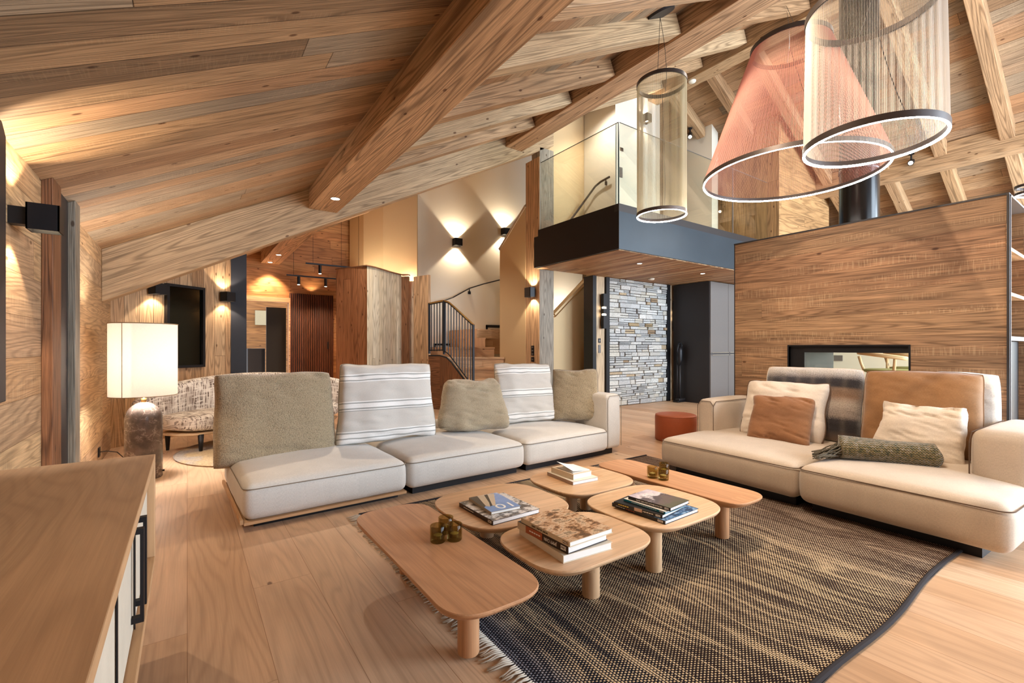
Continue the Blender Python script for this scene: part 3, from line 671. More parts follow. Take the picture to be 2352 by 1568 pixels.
for i in range(15):
    px_ = 991 + i * (1081 - 991) / 14; a = Vector(loc(at(px_, interp(px_, ty), d=interp(px_, dd_)))); b = Vector(loc(at(px_, interp(px_, by_) - 6, d=interp(px_, dd_))))
    m = MB(); m.box((a.x - .006, a.y - .006, b.z), (a.x + .006, a.y + .006, a.z)); m.build('baluster', M['black'], rail)
for px_ in (986, 1020, 1087):
    a = Vector(loc(at(px_, interp(px_, ty), d=interp(px_, dd_)))); b = Vector(loc(at(px_, interp(px_, by_), d=interp(px_, dd_))))
    m = MB(); m.box((a.x - .015, a.y - .015, b.z), (a.x + .015, a.y + .015, a.z + .004)); m.build('post', M['navy'], rail)
kp = [at(1148, 575, X=4.52), at(1208, 475, X=4.52)]
mb = MB(); mb.prism([(4.52, 6.05, 0), (4.52, kp[0].y, 0), (4.52, kp[0].y, kp[0].z), (4.52, 6.05, kp[1].z + .05)], (.1, 0, 0)); struct('wall_knee', mb, M['plaster'])
mb = MB(); a, b = kp; d = (b - a).normalized(); up = Vector((0, -d.z, d.y)); up = up if up.z > 0 else -up
mb.prism([a, b, b + up * .045, a + up * .045], (.11, 0, 0), d, M=Matrix.Translation((-.012, 0, 0))); struct('trim_6', mb, M['boxpale'])
def handrail(pts, label, r=.013, bracket=None):
    o = Vector(pts[0]); e = empty('handrail', o, 0, label, 'handrail')
    m = MB(); m.tube([Vector(p) - o for p in pts], r, 6); m.build('rail', M['black'], e)
    if bracket is not None:
        p, q = [Vector(v) - o for v in bracket]; m = MB(); m.tube([p, q], .01, 6); m.box(q - Vector((.03, .012, .03)), q + Vector((.03, .012, .03))); m.build('bracket', M['black'], e)
b1 = at(1078, 671, Y=YS - .06)
handrail([at(1015, 692, Y=YS - .3), at(1040, 683, Y=YS - .08), at(1078, 662, Y=YS - .06), at(1110, 652, Y=YS - .06), at(1150, 642, Y=YS - .06), at(1190, 630, Y=YS - .06)], 'thin black handrail fixed on the white stair wall', bracket=(at(1078, 664, Y=YS - .06), at(1078, 672, Y=YS - .012)))
handrail([at(1300, 520, Y=5.98), at(1340, 465, X=5.74), at(1367, 428, X=5.76), at(1380, 417, X=5.76), at(1400, 406, X=5.76)], 'black sloping handrail on the beige upper wall behind the glass', .018, (at(1391, 412, X=5.76), at(1393, 421, X=5.825)))
handrail([at(1318, 866, Y=6.05), at(1345, 850, Y=6.05), at(1350, 845, Y=6.05)], 'short black handrail end behind the right striped cushion', .018, (at(1340, 853, Y=6.05), at(1343, 862, Y=6.14)))

# ---------------------------------------------------------------- wooden partition box, back room
def seg_px(m, pts, z1, th=.05, grain=(0, 0, 1)):
    for (pa, da), (pb, db) in zip(pts, pts[1:]): wallseg(m, pc(pa, da), pc(pb, db), 0, z1, z1, th, grain)
zt = 2.36
mb = MB(); seg_px(mb, [(772, 7.80), (843, 7.5)], zt); struct('wall_partition_side', mb, M['boxorange'])
mb = MB(); seg_px(mb, [(843, 7.5), (862, 7.66), (882, 7.92), (902, 8.2), (922, 8.45)], zt); struct('wall_partition_front', mb, M['boxpale'])
mb = MB(); seg_px(mb, [(922, 8.45), (938, 8.42)], zt - .02); struct('wall_partition_end', mb, M['brown'])
mb = MB(); seg_px(mb, [(938, 8.62), (950, 8.60)], zt - .08); struct('wall_partition_niche', mb, M['boxpale'])
mb = MB(); seg_px(mb, [(950, 8.35), (984, 8.1)], zt - .04); struct('wall_partition_return', mb, M['beamr'])
mb = MB(); tp = [(770, 7.84), (843, 7.46), (862, 7.62), (882, 7.88), (902, 8.16), (922, 8.41), (938, 8.4)]
m_ = MB()
for (pa, da), (pb, db) in zip(tp, tp[1:]): a, b = pc(pa, da), pc(pb, db); wallseg(mb, a, b, zt, zt + .02, zt + .02, .12, (1, 0, 0))
struct('trim_7', mb, M['brown'])
p = at(944, 640, d=8.75); lamp('niche_glow', 'POINT', (p.x, p.y, 2.25), 12, (1, .55, .35), None, .05)
lamp('room_beyond_fill', 'POINT', ((dl.x + dr.x) / 2 + .4, YK + 1.2, 1.9), 7, WARM, None, .1)  # added fill past the doorway, lights the blind and the planks there
for px_, d_, w_ in ((820, 8.7, 26), (868, 8.55, 22), (925, 8.7, 16)):
    p = at(px_, 700, d=d_); lamp('partition_uplight', 'SPOT', (p.x, p.y, 2.2), w_, WARM, (0, .15, 1), .03, 120, .6)
# door with dark opening, slatted doors
o_ = at(600, 700, Y=YK + .1)
mb = MB(); a, b = at(560, 690, Y=YK - .01), at(668, 690, Y=YK - .01)
mb.box((a.x, YK - .03, dz), (b.x, YK + .01, dz + .09), (1, 0, 0)); mb.box((dr.x, YK - .03, 0), (b.x, YK + .01, dz)); struct('trim_8', mb, M['beamr'])
ds = at(612, 705, Y=YK + .5); de = at(657, 705, Y=YK + .5)
mb = MB(); mb.box((ds.x, YK + .5, 0), (de.x, YK + .55, ds.z)); struct('door_1', mb, plain('black_door', '#0c0b0c', .7))
mb = MB(); mb.box((dl.x - 1, YK + 2.0, 0), (dr.x + 1.2, YK + 2.1, 2.4), (1, 0, 0)); struct('wall_beyond_door', mb, wood('room_beyond_planks', ['#8a6038', '#96693f'], .15, 3, 24.0, ring=.3))
mb = MB(); a = at(587, 712, Y=YK + 1.9); b = at(612, 746, Y=YK + 1.9); mb.box((a.x, YK + 1.96, b.z), (b.x, YK + 1.999, a.z)); tag(mb.build('window_blind', plain('blind_cloth', '#9a937a')), 'small pale roman blind seen through the back room doorway', 'blind')
mb = MB(); a = at(566, 800, Y=YK + .9); b = at(606, 808, Y=YK + .9); mb.box((a.x, YK + .7, 0), (b.x, YK + 1.1, a.z), col=None); tag(mb.build('counter', plain('black_counter', '#141112', .6), bevel=.01), 'dark counter seen through the back room doorway', 'counter')
a, b = at(667, 672, Y=YK - .1), at(768, 672, Y=YK - .1)
sl = empty('slatted_door', (a.x, YK - .02, 0), label='dark red door of thin vertical slats in the back room', cat='door')
n = 24; wd = (b.x - a.x) / n
m = MB(); m.box((0, 0, 0), (b.x - a.x, .03, a.z)); m.build('panel', M['darkcab'], sl)
m = MB()
for i in range(n): m.box((i * wd + wd * .25, -.04, 0), (i * wd + wd * .70, 0, a.z), (0, 0, 1))
m.build('slats', M['slat'], sl)
hb = at(754, 793, Y=YK - .08); m = MB(); m.box((hb.x - a.x - .012, -.05, hb.z - .07), (hb.x - a.x + .012, -.03, hb.z + .07)); m.build('handle', M['black'], sl)
p = at(716, 668, Y=YK - .06); lamp('slat_uplight', 'SPOT', (p.x, YK - .12, a.z + .02), 5, WARM2, (0, .25, 1), .02, 110, .5)
p = at(592, 684, Y=YK - .06); lamp('door_uplight', 'SPOT', (p.x, YK - .12, dz + .12), 6, WARM2, (0, .25, 1), .02, 120, .5)
def track(y, pxa, pxb, pya, heads, label):
    p0, p1 = at(pxa, pya, Y=y), at(pxb, pya, Y=y); e = empty('track_light', (p0.x, y, p0.z), 0, label, 'track light', 'track lights')
    m = MB(); m.box((0, -.015, -.012), (p1.x - p0.x, .015, .012)); m.build('track', M['black'], e)
    for q in (.12, (p1.x - p0.x) * .95):
        m = MB(); m.tube([(q, 0, .01), (q, 0, roof(p0.x + q) - p0.z)], .003, 5); m.build('suspension_wire', M['black'], e)
    for hx in heads:
        q = at(hx, 700, Y=y).x - p0.x; m = MB(); m.lathe([(.028, -.16), (.028, -.02), (.01, -.01), (.01, 0)], (q, 0, 0), 14); h = m.build('lamp_head', M['black'], e, smooth=False)
        m = MB(); m.lathe([(.022, -.165), (.022, -.1605)], (q, 0, 0), 14); m.build('lens', M['lens'], h)
        lamp('track_spot', 'SPOT', (p0.x + q, y, p0.z - .2), 36, WARM2, (0, .3, -1), .03, 100, .5)
track(8.6, 702, 830, 604, [735], 'upper black ceiling track with one hanging spotlight'); track(9.2, 658, 790, 631, [686, 748], 'lower black ceiling track with two hanging spotlights')

# dark mirror on the reading corner wall
c4 = [on_w0(377, 650), on_w0(465, 660), on_w0(465, 838), on_w0(377, 846)]
e = empty('wall_mirror', c4[3], ang0, 'tall dark mirror in a thin black frame between two wall lights', 'mirror')
Lm = (Vector(c4[1]) - Vector(c4[0])).xy.length; Hm = c4[0].z - c4[3].z
m = MB(); m.box((.03, -.02, .03), (Lm - .03, -.004, Hm - .03)); m.build('mirror_panel', M['mirror'], e)
m = MB()
for p, q in (((0, -.05, 0), (.03, 0, Hm)), ((Lm - .03, -.05, 0), (Lm, 0, Hm)), ((.03, -.05, 0), (Lm - .03, 0, .03)), ((.03, -.05, Hm - .03), (Lm - .03, 0, Hm))): m.box(p, q)
m.build('frame', M['black'], e)
# dark panel at the very left edge
m = MB(); m.prism([(-.645, 1.2, .83), (-.645, 2.71, .83), (-.645, 2.71, 1.90), (-.645, 2.66, 1.945), (-.645, 1.2, 1.945)], (.045, 0, 0), (0, 1, 0)); tag(m.build('wall_panel', M['darkcab'], bevel=.004), 'dark framed panel on the left wall above the sideboard', 'wall panel')

# ---------------------------------------------------------------- fireplace block, flue, shelves
FX = 4.6; FY0, FY1, FZ = .64, 2.565, 2.097
oy0, oy1, oz0, oz1 = 1.167, 2.043, .62, 1.058
fb = empty('fireplace_block', (FX, FY0, 0), label='large wood-clad fireplace block with a see-through black firebox', cat='fireplace')
FD = .72
def fl_(y): return y - FY0
mb = MB()
H1, H2 = fl_(oy0), fl_(oy1); Lf = FY1 - FY0
for x0_, x1_ in ((0, .04), (FD - .04, FD)):
    for p, q in (((x0_, 0, 0), (x1_, H1, FZ)), ((x0_, H2, 0), (x1_, Lf, FZ)), ((x0_, H1, 0), (x1_, H2, oz0)), ((x0_, H1, oz1), (x1_, H2, FZ))): mb.box(p, q, (0, 1, 0))
mb.box((.04, Lf - .04, 0), (FD - .04, Lf, FZ), (1, 0, 0)); mb.box((.04, .32, 0), (FD - .04, .36, FZ), (0, 0, 1))
mb.build('cladding', M['fire'], fb)
mb = MB(); mb.box((-.006, -.012, FZ), (FD + .006, Lf + .006, FZ + .012)); mb.box((-.004, Lf - .003, 0), (.0, Lf + .004, FZ)); mb.box((-.006, -.014, 0), (.012, 0, FZ)); mb.build('edge_trim', M['darkcab'], fb)
mb = MB()
t_ = .012
for p, q in (((-.004, H1 - t_, oz0), (FD + .004, H1, oz1)), ((-.004, H2, oz0), (FD + .004, H2 + t_, oz1)), ((-.004, H1 - t_, oz1), (FD + .004, H2 + t_, oz1 + t_)), ((-.004, H1 - t_, oz0 - t_), (FD + .004, H2 + t_, oz0))): mb.box(p, q)
mb.box((.03, H2 - .12, oz0), (FD - .05, H2, oz1)); mb.box((.02, H1, oz1 - .055), (FD - .02, H2 - .12, oz1))
mb.build('firebox', M['black'], fb)
for x_ in (.05, FD - .05):
    m = MB(); m.box((x_, H1, oz0), (x_ + .005, H2 - .12, oz1 - .055)); m.build('firebox_glass', M['glass'], fb)
# shelf unit at the near end (open towards the camera side)
su = empty('shelf_unit', (FX + .015, FY0 - .008, 0), label='tall shelf unit with grey frame at the right end of the fireplace block', cat='shelf')
m = MB(); W_ = FD - .03
m.box((0, -.01, 0), (.012, .30, FZ)); m.box((W_ - .012, -.01, 0), (W_, .30, FZ)); m.box((0, -.01, FZ - .012), (W_, .30, FZ)); m.build('frame', M['greycab'], su)
m = MB(); m.box((.012, .29, 0), (W_ - .012, .30, FZ - .012), (0, 0, 1)); m.build('back_panel', M['shelf'], su)
def shz(py): return at(2330, py, X=FX + .12).z
for py in (572, 675): z_ = shz(py); m = MB(); m.box((.012, 0, z_ - .012), (W_ - .012, .29, z_ + .012), (1, 0, 0)); m.build('shelf_board', M['shelf'], su)
z_ = shz(777); m = MB(); m.box((.012, 0, z_ - .015), (W_ - .012, .29, z_ + .015)); m.build('shelf_board', M['greycab'], su)['label'] = 'grey lower shelf board'
m = MB(); m.box((.012, .02, 0), (W_ - .012, .28, .06)); m.build('plinth', M['darkcab'], su)
m = MB(); m.box((.014, .04, .06), (W_ - .014, .06, z_ - .02)); m.build('lower_panel', plain('black_lower_panel', '#1b1f22', .3), su)
bk = empty('bucket', (FX + .15, FY0 + .10, z_ + .0155), label='grey metal bucket with a pale handle on the shelf unit', cat='bucket')
m = MB(); m.lathe([(.055, 0), (.075, .16), (.079, .162), (.079, .168), (.072, .168), (.05, .01), (0, .008)], seg=24); m.build('body', M['greycab'], bk, smooth=True)
m = MB(); m.tube([(-.075 * cos(a), -.02 - .05 * sin(a), .15 - .06 * sin(a)) for a in [pi * i / 12 for i in range(13)]], .004, 6); m.build('handle', M['white'], bk, smooth=True)
# flue pipe
fx_, fy_ = 4.93, 1.60
fu = empty('flue_pipe', (fx_, fy_, FZ + .012), label='shiny black flue pipe rising from the fireplace block to the roof', cat='flue pipe')
t = NT('black_enamel'); t.bsdf(lin('#101216'), .22, None, 0, 0, .3, .6); M['enamel'] = t.m
m = MB(); m.lathe([(.148, 0), (.148, roof(fx_) - FZ - .02)], seg=40); m.build('pipe', M['enamel'], fu, auto=40)
m = MB(); m.lathe([(.149, .50), (.153, .505), (.153, .535), (.149, .54)], seg=40, cap=False); m.build('collar', M['enamel'], fu, smooth=True)

# kitchen/dining area seen through the firebox
mb = MB(); mb.box((9.6, -.6, 0), (9.7, 3.78, 2.0), (0, 0, 1)); struct('wall_dining', mb, M['white'])
def dining_chair(x, y, rz, label):
    e = empty('dining_chair', (x, y, 0), rz, label, 'chair', 'dining chairs behind the fireplace')
    WD = M['shelf']
    m = MB(); m.lathe([(0, .44), (.2, .44), (.235, .455), (.235, .475), (.2, .485), (0, .48)], seg=24); m.build('seat', plain('olive_seat', '#7f7f45', .6) if 'olive' not in M else M['olive'], e, smooth=True)
    for a in (.8, 2.35, 3.93, 5.5):
        m = MB(); m.tube([(.24 * cos(a), .24 * sin(a), 0), (.2 * cos(a), .2 * sin(a), .45)], [.012, .02], 8); m.build('leg', WD, e, smooth=True)
    m = MB(); m.tube([(.27 * cos(a), .27 * sin(a), .63 + .04 * sin(a)) for a in [-.5 + (pi + 1) * i / 20 for i in range(21)]], .024, 8); m.build('backrest', WD, e, smooth=True)
    for a in (-.1, 1.57, 3.24):
        m = MB(); m.tube([(.22 * cos(a), .22 * sin(a), .46), (.25 * cos(a), .25 * sin(a), .55), (.27 * cos(a), .27 * sin(a), .63)], .016, 8); m.build('back_post', WD, e, smooth=True)
    return e
# raised dining floor so the chairs sit at the height seen through the glass
def chair_at(px, py_seat, X, label, rz):
    p = at(px, py_seat, X=X); return p
p = at(2040, 850, X=6.6); zc_ = p.z
pod = MB(); pod.box((5.6, .2, 0), (9.6, 3.0, max(.02, zc_ - .47))); struct('floor_dining', pod, M['floor'])
c1 = dining_chair(p.x, p.y, .4, 'pale wooden chair with an olive seat seen through the firebox'); c1.location.z = max(.02, zc_ - .47)
c2 = copy_tree(c1); p2 = at(2095, 840, X=7.5); c2.location = (p2.x, p2.y, c1.location.z); c2['label'] = 'pale wooden chair further behind the olive-seated chair in the firebox view'
mb = MB(); q = at(1922, 822, X=9.59); mb.box((9.585, q.y - .09, q.z - .05), (9.6, q.y + .09, q.z + .05)); tag(mb.build('wall_socket', M['greycab']), 'grey wall socket seen through the firebox', 'socket')

# ---------------------------------------------------------------- pendants made of strings
def pendant(x, y, z0, r0, z1, r1, n, sr, mat, label, cat='pendant lamp', canopy=None, rlab='', led=True, power=20, band=.03):
    e = empty('pendant_lamp', (x, y, z0), 0, label, cat)
    def ringm(r, zc, name):
        m = MB(); m.lathe([(r - .004, zc), (r + .008, zc), (r + .008, zc + band), (r - .004, zc + band), (r - .004, zc)], seg=96, cap=False); return m.build(name, M['ringdark'], e, auto=40)
    rb = ringm(r0, 0, 'lower_ring')
    m = MB(); m.lathe([(r0 - .0045, .006), (r0 - .0045, -.0015), (r0 + .0065, -.0015), (r0 + .0065, 0), (r0 - .0045, .006)], seg=96, cap=False); m.build('led_strip', M['led'], rb)
    ringm(r1, z1 - z0 - band, 'upper_ring')
    m = MB()
    for i in range(n):
        a = 2 * pi * i / n; ca, sa = cos(a), sin(a); v = []
        for (r, zz) in ((r0 + .003, band), (r1 + .003, z1 - z0 - band)):
            for k in range(3): b = 2 * pi * k / 3; v.append(((r + sr * cos(b)) * ca - sr * sin(b) * sa, (r + sr * cos(b)) * sa + sr * sin(b) * ca, zz))
        m.add(v, [(0, 1, 4, 3), (1, 2, 5, 4), (2, 0, 3, 5)], (0, 0, 1), None, None, [(0, 0)] * 6)
    m.build('string_shade', mat, e)
    if canopy:
        cxx, cyy = canopy; cz = roof(cxx); c = empty('ceiling_rose', (cxx, cyy, cz), 0, label.split(' with ')[0] and 'round black ceiling plate holding the cables of the ' + label.split(',')[0], 'ceiling plate')
        sl_ = math.atan(SL if cxx < XR else -SR); c.rotation_euler = (0, -sl_, 0)
        mm = MB(); mm.lathe([(.125, -.022), (.125, .03)], seg=40); mm.build('plate', M['darkcab'], c)
        c['label'] = rlab
        top_ = Vector((cxx - x, cyy - y, cz - z0 - .04))
        for i in range(2):
            a = .5 + i * pi; q = Vector((r1 * cos(a), r1 * sin(a), z1 - z0)); mid = (q + top_) / 2 + Vector((.06, -.03, -.10)) * (1 if i == 0 else 0)
            pts = [q * (1 - s) ** 2 + mid * 2 * s * (1 - s) + top_ * s * s for s in [j / 12 for j in range(13)]]
            mm = MB(); mm.tube(pts, .0022, 5); mm.build('cable', M['black'], e)
        q = Vector((r0 * cos(3.9), r0 * sin(3.9), .01)); 
        mm = MB(); mid = q * .5 + Vector((r1 * .2, 0, (z1 - z0) * .30)); qq = Vector((0, 0, z1 - z0 - .02))
        mm.tube([q * (1 - s) ** 2 + mid * 2 * s * (1 - s) + qq * s * s for s in [j / 14 for j in range(15)]], .0018, 5); mm.build('cable', M['black'], e)
    return e
def stringm(name, hx, tr=.45):
    t = NT(name); d = t.n('BsdfDiffuse'); d.inputs[0].default_value = lin(hx); tl = t.n('BsdfTranslucent'); tl.inputs[0].default_value = lin(hx)
    mx = t.n('MixShader'); mx.inputs[0].default_value = tr; t.l(d.outputs[0], mx.inputs[1]); t.l(tl.outputs[0], mx.inputs[2]); t.l(mx.outputs[0], t.out.inputs[0]); return t.m
S_W = stringm('white_string', '#e6e0d8'); S_P = stringm('salmon_string', '#d8a698'); S_Y = stringm('ivory_string', '#e8e2cc')
def rose(px, py):
    for k in range(200, 900):
        p = at(px, py, d=k * .01)
        if p.z >= roof(p.x): return p
    return p
r_ = rose(1516, 28)
pendant(3.408, 2.563, 2.20, .205, 3.375, .205, 200, .0012, S_Y, 'narrow tall tube pendant, ivory strings with a glowing lower ring', canopy=(r_.x, r_.y), rlab='round black ceiling plate holding the cables of the narrow tube pendant')
r_ = rose(1805, 4)
pendant(3.62, 1.60, 2.30, .585, 3.27, .255, 430, .0011, S_P, 'wide salmon pink conical string pendant', canopy=(r_.x, r_.y), rlab='round black ceiling plate above the pink conical pendant')
pendant(2.637, .807, 2.00, .268, 2.665, .258, 300, .00095, S_W, 'big white cylindrical string pendant nearest the camera', canopy=(3.1, .8), rlab='round black ceiling plate above the big white pendant')
p = at(2366, 447, Z=2.2); pendant(p.x, p.y, 2.2, .075, 2.275, .075, 30, .0006, S_W, 'small ring pendant cut off by the right picture edge', power=1.5, band=.02, canopy=(p.x, p.y), rlab='round ceiling plate above the small ring pendant')
# black adjustable spotlights on the roof timbers
def ceil_spot(px, py, X, Z, aim, label, power=120):
    p = at(px, py, X=X) if Z is None else at(px, py, Z=Z)
    e = empty('adjustable_spotlight', p, 0, label, 'spotlight', 'black adjustable spotlights'); d = (Vector(aim) - p).normalized()
    m = MB(); m.tube([(0, 0, 0), (0, 0, .12)], .012, 8); m.lathe([(.04, .12), (.04, .135)], seg=16); m.build('mount', M['black'], e)
    q = d.to_track_quat('Z', 'Y').to_matrix().to_4x4(); m = MB(); m.lathe([(.038, -.07), (.042, .07), (.03, .072)], seg=20, M=q); h = m.build('lamp_head', M['black'], e, auto=40)
    m = MB(); m.lathe([(.03, .0725), (.03, .074)], seg=16, M=q); m.build('lens', M['lens'], h)
    lamp('adjustable_beam', 'SPOT', p + d * .1, power, NEUT, d, .03, 60, .4)
ceil_spot(1585, 311, 7.6, None, (3.0, 2.0, 0), 'black spotlight by the plaster wall top right of the tube pendant', 120)
ceil_spot(2093, 372, 9.55, None, (1.8, 1.4, 0), 'black spotlight hanging under the long right beam', 220)

# ---------------------------------------------------------------- sideboard
sb = empty('sideboard', (-.64, -1.3, 0), label='light oak sideboard with cream doors and black handles at the left edge', cat='sideboard')
SX, SY, SZ0, SZ1 = .545, 3.43, .27, .66
m = MB(); m.off = (.7, .2)
m.box((0, 0, SZ1 - .028), (SX, SY, SZ1), (0, 1, 0)); m.box((0, SY - .028, SZ0), (SX, SY, SZ1 - .028), (0, 0, 1)); m.box((0, 0, SZ0), (SX, SY - .028, SZ0 + .028), (0, 1, 0)); m.box((0, 0, SZ0), (.012, SY - .03, SZ1 - .028), (0, 1, 0))
m.build('body', M['side'], sb, bevel=.002)
m = MB(); m.box((.05, .1, 0), (SX - .12, SY - .12, SZ0)); m.build('plinth', M['darkcab'], sb)
M['cream'] = fabric('cream_door_fabric', '#cfc6b4', 600, .06)
dy = [SY - .036, 2.88, 2.50, 1.98, 1.6, 1.1]
for i in range(5):
    a, b = dy[i + 1] + .005, dy[i] - .005
    m = MB(); m.box((SX - .045, a, SZ0 + .034), (SX - .022, b, SZ1 - .033)); d = m.build('door', M['cream'], sb)
    m = MB(); m.box((SX - .021, a - .004, SZ0 + .03), (SX - .018, a + .006, SZ1 - .03)); m.build('door_edge', M['black'], d)
    hy = b - .06 if i % 2 else a + .03
    m = MB(); z0_, z1_ = SZ0 + .075, SZ1 - .075
    m.box((SX - .004, hy, z0_), (SX + .004, hy + .018, z1_)); m.box((SX - .024, hy, z0_), (SX - .004, hy + .018, z0_ + .014)); m.box((SX - .024, hy, z1_ - .014), (SX - .004, hy + .018, z1_)); m.build('handle', M['black'], d)

# socket with cable
p = at(226, 1038, X=XW); e = empty('wall_socket', p, 0, 'black wall socket behind the sideboard with a cable plugged in', 'socket')
m = MB(); m.box((0, -.04, -.04), (.01, .04, .04)); m.build('plate', M['black'], e)
q = Vector((-.30, 4.70, .02)) - p
m = MB(); m.tube([(0.01, 0, 0), (.05, .02, 0), (.12, .08, -.03), (.2, .15, -.15), (.25, .25, q.z), tuple(q)], .004, 6); m.build('cable', M['black'], e, smooth=True)

# ---------------------------------------------------------------- floor lamp
fl_c = at(331, 1098, d=3.70); LX, LY = -.286, 4.745
fe = empty('floor_lamp', (LX, LY, 0), label='floor lamp with domed brown marble base and cream fabric shade', cat='lamp')
t = NT('brown_marble'); tc = t.n('TexCoord').outputs['Object']
vo = t.n('TexVoronoi', feature='DISTANCE_TO_EDGE'); nz = t.noise(tc, 9, 4, .6); vv = t.n('VectorMath', operation='ADD'); t.l(tc, vv.inputs[0])
sc_ = t.n('VectorMath', operation='SCALE'); t.l(nz, sc_.inputs[0]) if False else None
nd = t.n('TexNoise'); t.l(tc, nd.inputs['Vector']); nd.inputs['Scale'].default_value = 7; nd.inputs['Detail'].default_value = 4
sc_.inputs['Scale'].default_value = .35; t.l(nd.outputs['Color'], sc_.inputs[0]); t.l(sc_.outputs[0], vv.inputs[1]); t.l(vv.outputs[0], vo.inputs['Vector']); vo.inputs['Scale'].default_value = 11
vein = t.m_('MULTIPLY', t.maprange(vo.outputs['Distance'], .0, .06, 1, 0), t.maprange(nz, .45, .62))
c = t.mix(t.maprange(nz, .35, .7), lin('#4a403b'), lin('#75665d')); c = t.mix(t.m_('MULTIPLY', vein, .6), c, lin('#b5a79d'))
t.bsdf(c, .25, None, 0, 0, 0, .5)
m = MB(); prof = [(.119, 0), (.123, .004), (.123, .47)] + [(.123 * cos(a), .47 + .14 * sin(a)) for a in [pi / 2 * i / 10 for i in range(1, 10)]] + [(.012, .612)]
m.lathe(prof, seg=48); m.build('marble_base', t.m, fe, auto=50)
m = MB(); m.lathe([(.018, .608), (.018, .64), (.012, .64), (.012, .80)], seg=16); m.build('stem', M['brass'], fe, smooth=True)
t = NT('lamp_shade_fabric'); u, v = t.uv(); nz = t.noise(t.vec(t.m_('MULTIPLY', u, 60), t.m_('MULTIPLY', v, 900)), 1, 2); nz2 = t.noise(t.vec(t.m_('MULTIPLY', u, 900), t.m_('MULTIPLY', v, 60)), 1, 2)
c = t.mix(1.0, lin('#f4ece4'), t.grey(t.maprange(t.m_('MULTIPLY', t.m_('ADD', nz, nz2), .5), .3, .7, .88, 1.08, False)), 'MULTIPLY')
d = t.n('BsdfDiffuse'); tl = t.n('BsdfTranslucent'); mx = t.n('MixShader'); mx.inputs[0].default_value = .55; t.l(c, d.inputs[0]); t.l(c, tl.inputs[0]); t.l(d.outputs[0], mx.inputs[1]); t.l(tl.outputs[0], mx.inputs[2]); t.l(mx.outputs[0], t.out.inputs[0])
R_ = .222; m = MB(); m.lathe([(R_, .665), (R_, 1.235), (R_ - .002, 1.235), (R_ - .002, .665), (R_, .665)], seg=64, cap=False); sh = m.build('lamp_shade', t.m, fe, auto=40)
m = MB(); m.tube([(R_ * cos(2 * pi * i / 48), R_ * sin(2 * pi * i / 48), 1.236) for i in range(48)], .004, 6, True); m.tube([(R_ * cos(2 * pi * i / 48), R_ * sin(2 * pi * i / 48), .664) for i in range(48)], .003, 6, True)
aa = math.atan2(-1, .06) - .62; m.box((-.0015, -.003, .665), (.0015, .001, 1.235), (0, 0, 1), Matrix.Translation((R_ * cos(aa), R_ * sin(aa), 0)) @ Matrix.Rotation(aa + pi / 2, 4, 'Z')); m.build('shade_edge', plain('shade_trim', '#8c7558', .8), sh)
lamp('lamp_bulb', 'POINT', (LX, LY, .98), 42, (1, .94, .87), None, .06); lamp('lamp_bulb', 'POINT', (LX, LY, .80), 20, (1, .94, .87), None, .05)
m = MB(); m.tube([(.12, -.04, .05), (.135, -.04, .05)], .008, 8); m.build('switch', M['black'], fe)

# ---------------------------------------------------------------- upholstery helpers
def axis(n_in, h, r, k=4):
    a = [(-h + r * (1 - cos(pi / 2 * i / k))) for i in range(k)]; inner = [(-h + r) + (2 * (h - r)) * i / n_in for i in range(n_in + 1)]
    return a + inner + [-q for q in a[::-1]]
def rbox(w_, d_, h_, r=.06, crown=.03, n=12, bulge=.012, seed=0, wr=.004):
    """rounded upholstered block centred in x,y with base at z=0; closed mesh"""
    hx, hy, hz = w_ / 2, d_ / 2, h_ / 2; xs_, ys_, zs_ = axis(n, hx, r), axis(n, hy, r), axis(4, hz, r)
    pts = {}; V = []; F = []; UV = []
    def vid(i, j, k):
        if (i, j, k) in pts: return pts[(i, j, k)]
        p = Vector((xs_[i], ys_[j], zs_[k]))
        inn = Vector((max(-hx + r, min(hx - r, p.x)), max(-hy + r, min(hy - r, p.y)), max(-hz + r, min(hz - r, p.z))))
        d = p - inn; q = inn + (d.normalized() * r if d.length > 1e-9 else d)
        sx, sy, sz = q.x / hx, q.y / hy, q.z / hz
        f = max(0, 1 - sx * sx) * max(0, 1 - sy * sy)
        if sz > .2: q.z += crown * (f ** .6) * min(1, (sz - .2) / .6)
        k2 = (1 - sz * sz)
        q.x += bulge * sx * abs(sx) * k2 * (1 - sy * sy * .6); q.y += bulge * sy * abs(sy) * k2 * (1 - sx * sx * .6)
        nn = mnoise.noise(Vector((q.x * 5 + seed * 9, q.y * 5, q.z * 6))); q += (q.normalized() * nn * wr)
        q.z += hz; pts[(i, j, k)] = len(V); V.append(q); UV.append(None); return len(V) - 1
    X_, Y_, Z_ = len(xs_) - 1, len(ys_) - 1, len(zs_) - 1; mb = MB(); faces = []
    for i in range(X_):
        for j in range(Y_):
            faces.append((vid(i, j, 0), vid(i, j + 1, 0), vid(i + 1, j + 1, 0), vid(i + 1, j, 0)))
            faces.append((vid(i, j, Z_), vid(i + 1, j, Z_), vid(i + 1, j + 1, Z_), vid(i, j + 1, Z_)))
    for i in range(X_):
        for k in range(Z_):
            faces.append((vid(i, 0, k), vid(i + 1, 0, k), vid(i + 1, 0, k + 1), vid(i, 0, k + 1)))
            faces.append((vid(i, Y_, k), vid(i, Y_, k + 1), vid(i + 1, Y_, k + 1), vid(i + 1, Y_, k)))
    for j in range(Y_):
        for k in range(Z_):
            faces.append((vid(0, j, k), vid(0, j, k + 1), vid(0, j + 1, k + 1), vid(0, j + 1, k)))
            faces.append((vid(X_, j, k), vid(X_, j + 1, k), vid(X_, j + 1, k + 1), vid(X_, j, k + 1)))
    mb.add(V, faces, (1, 0, 0)); return mb
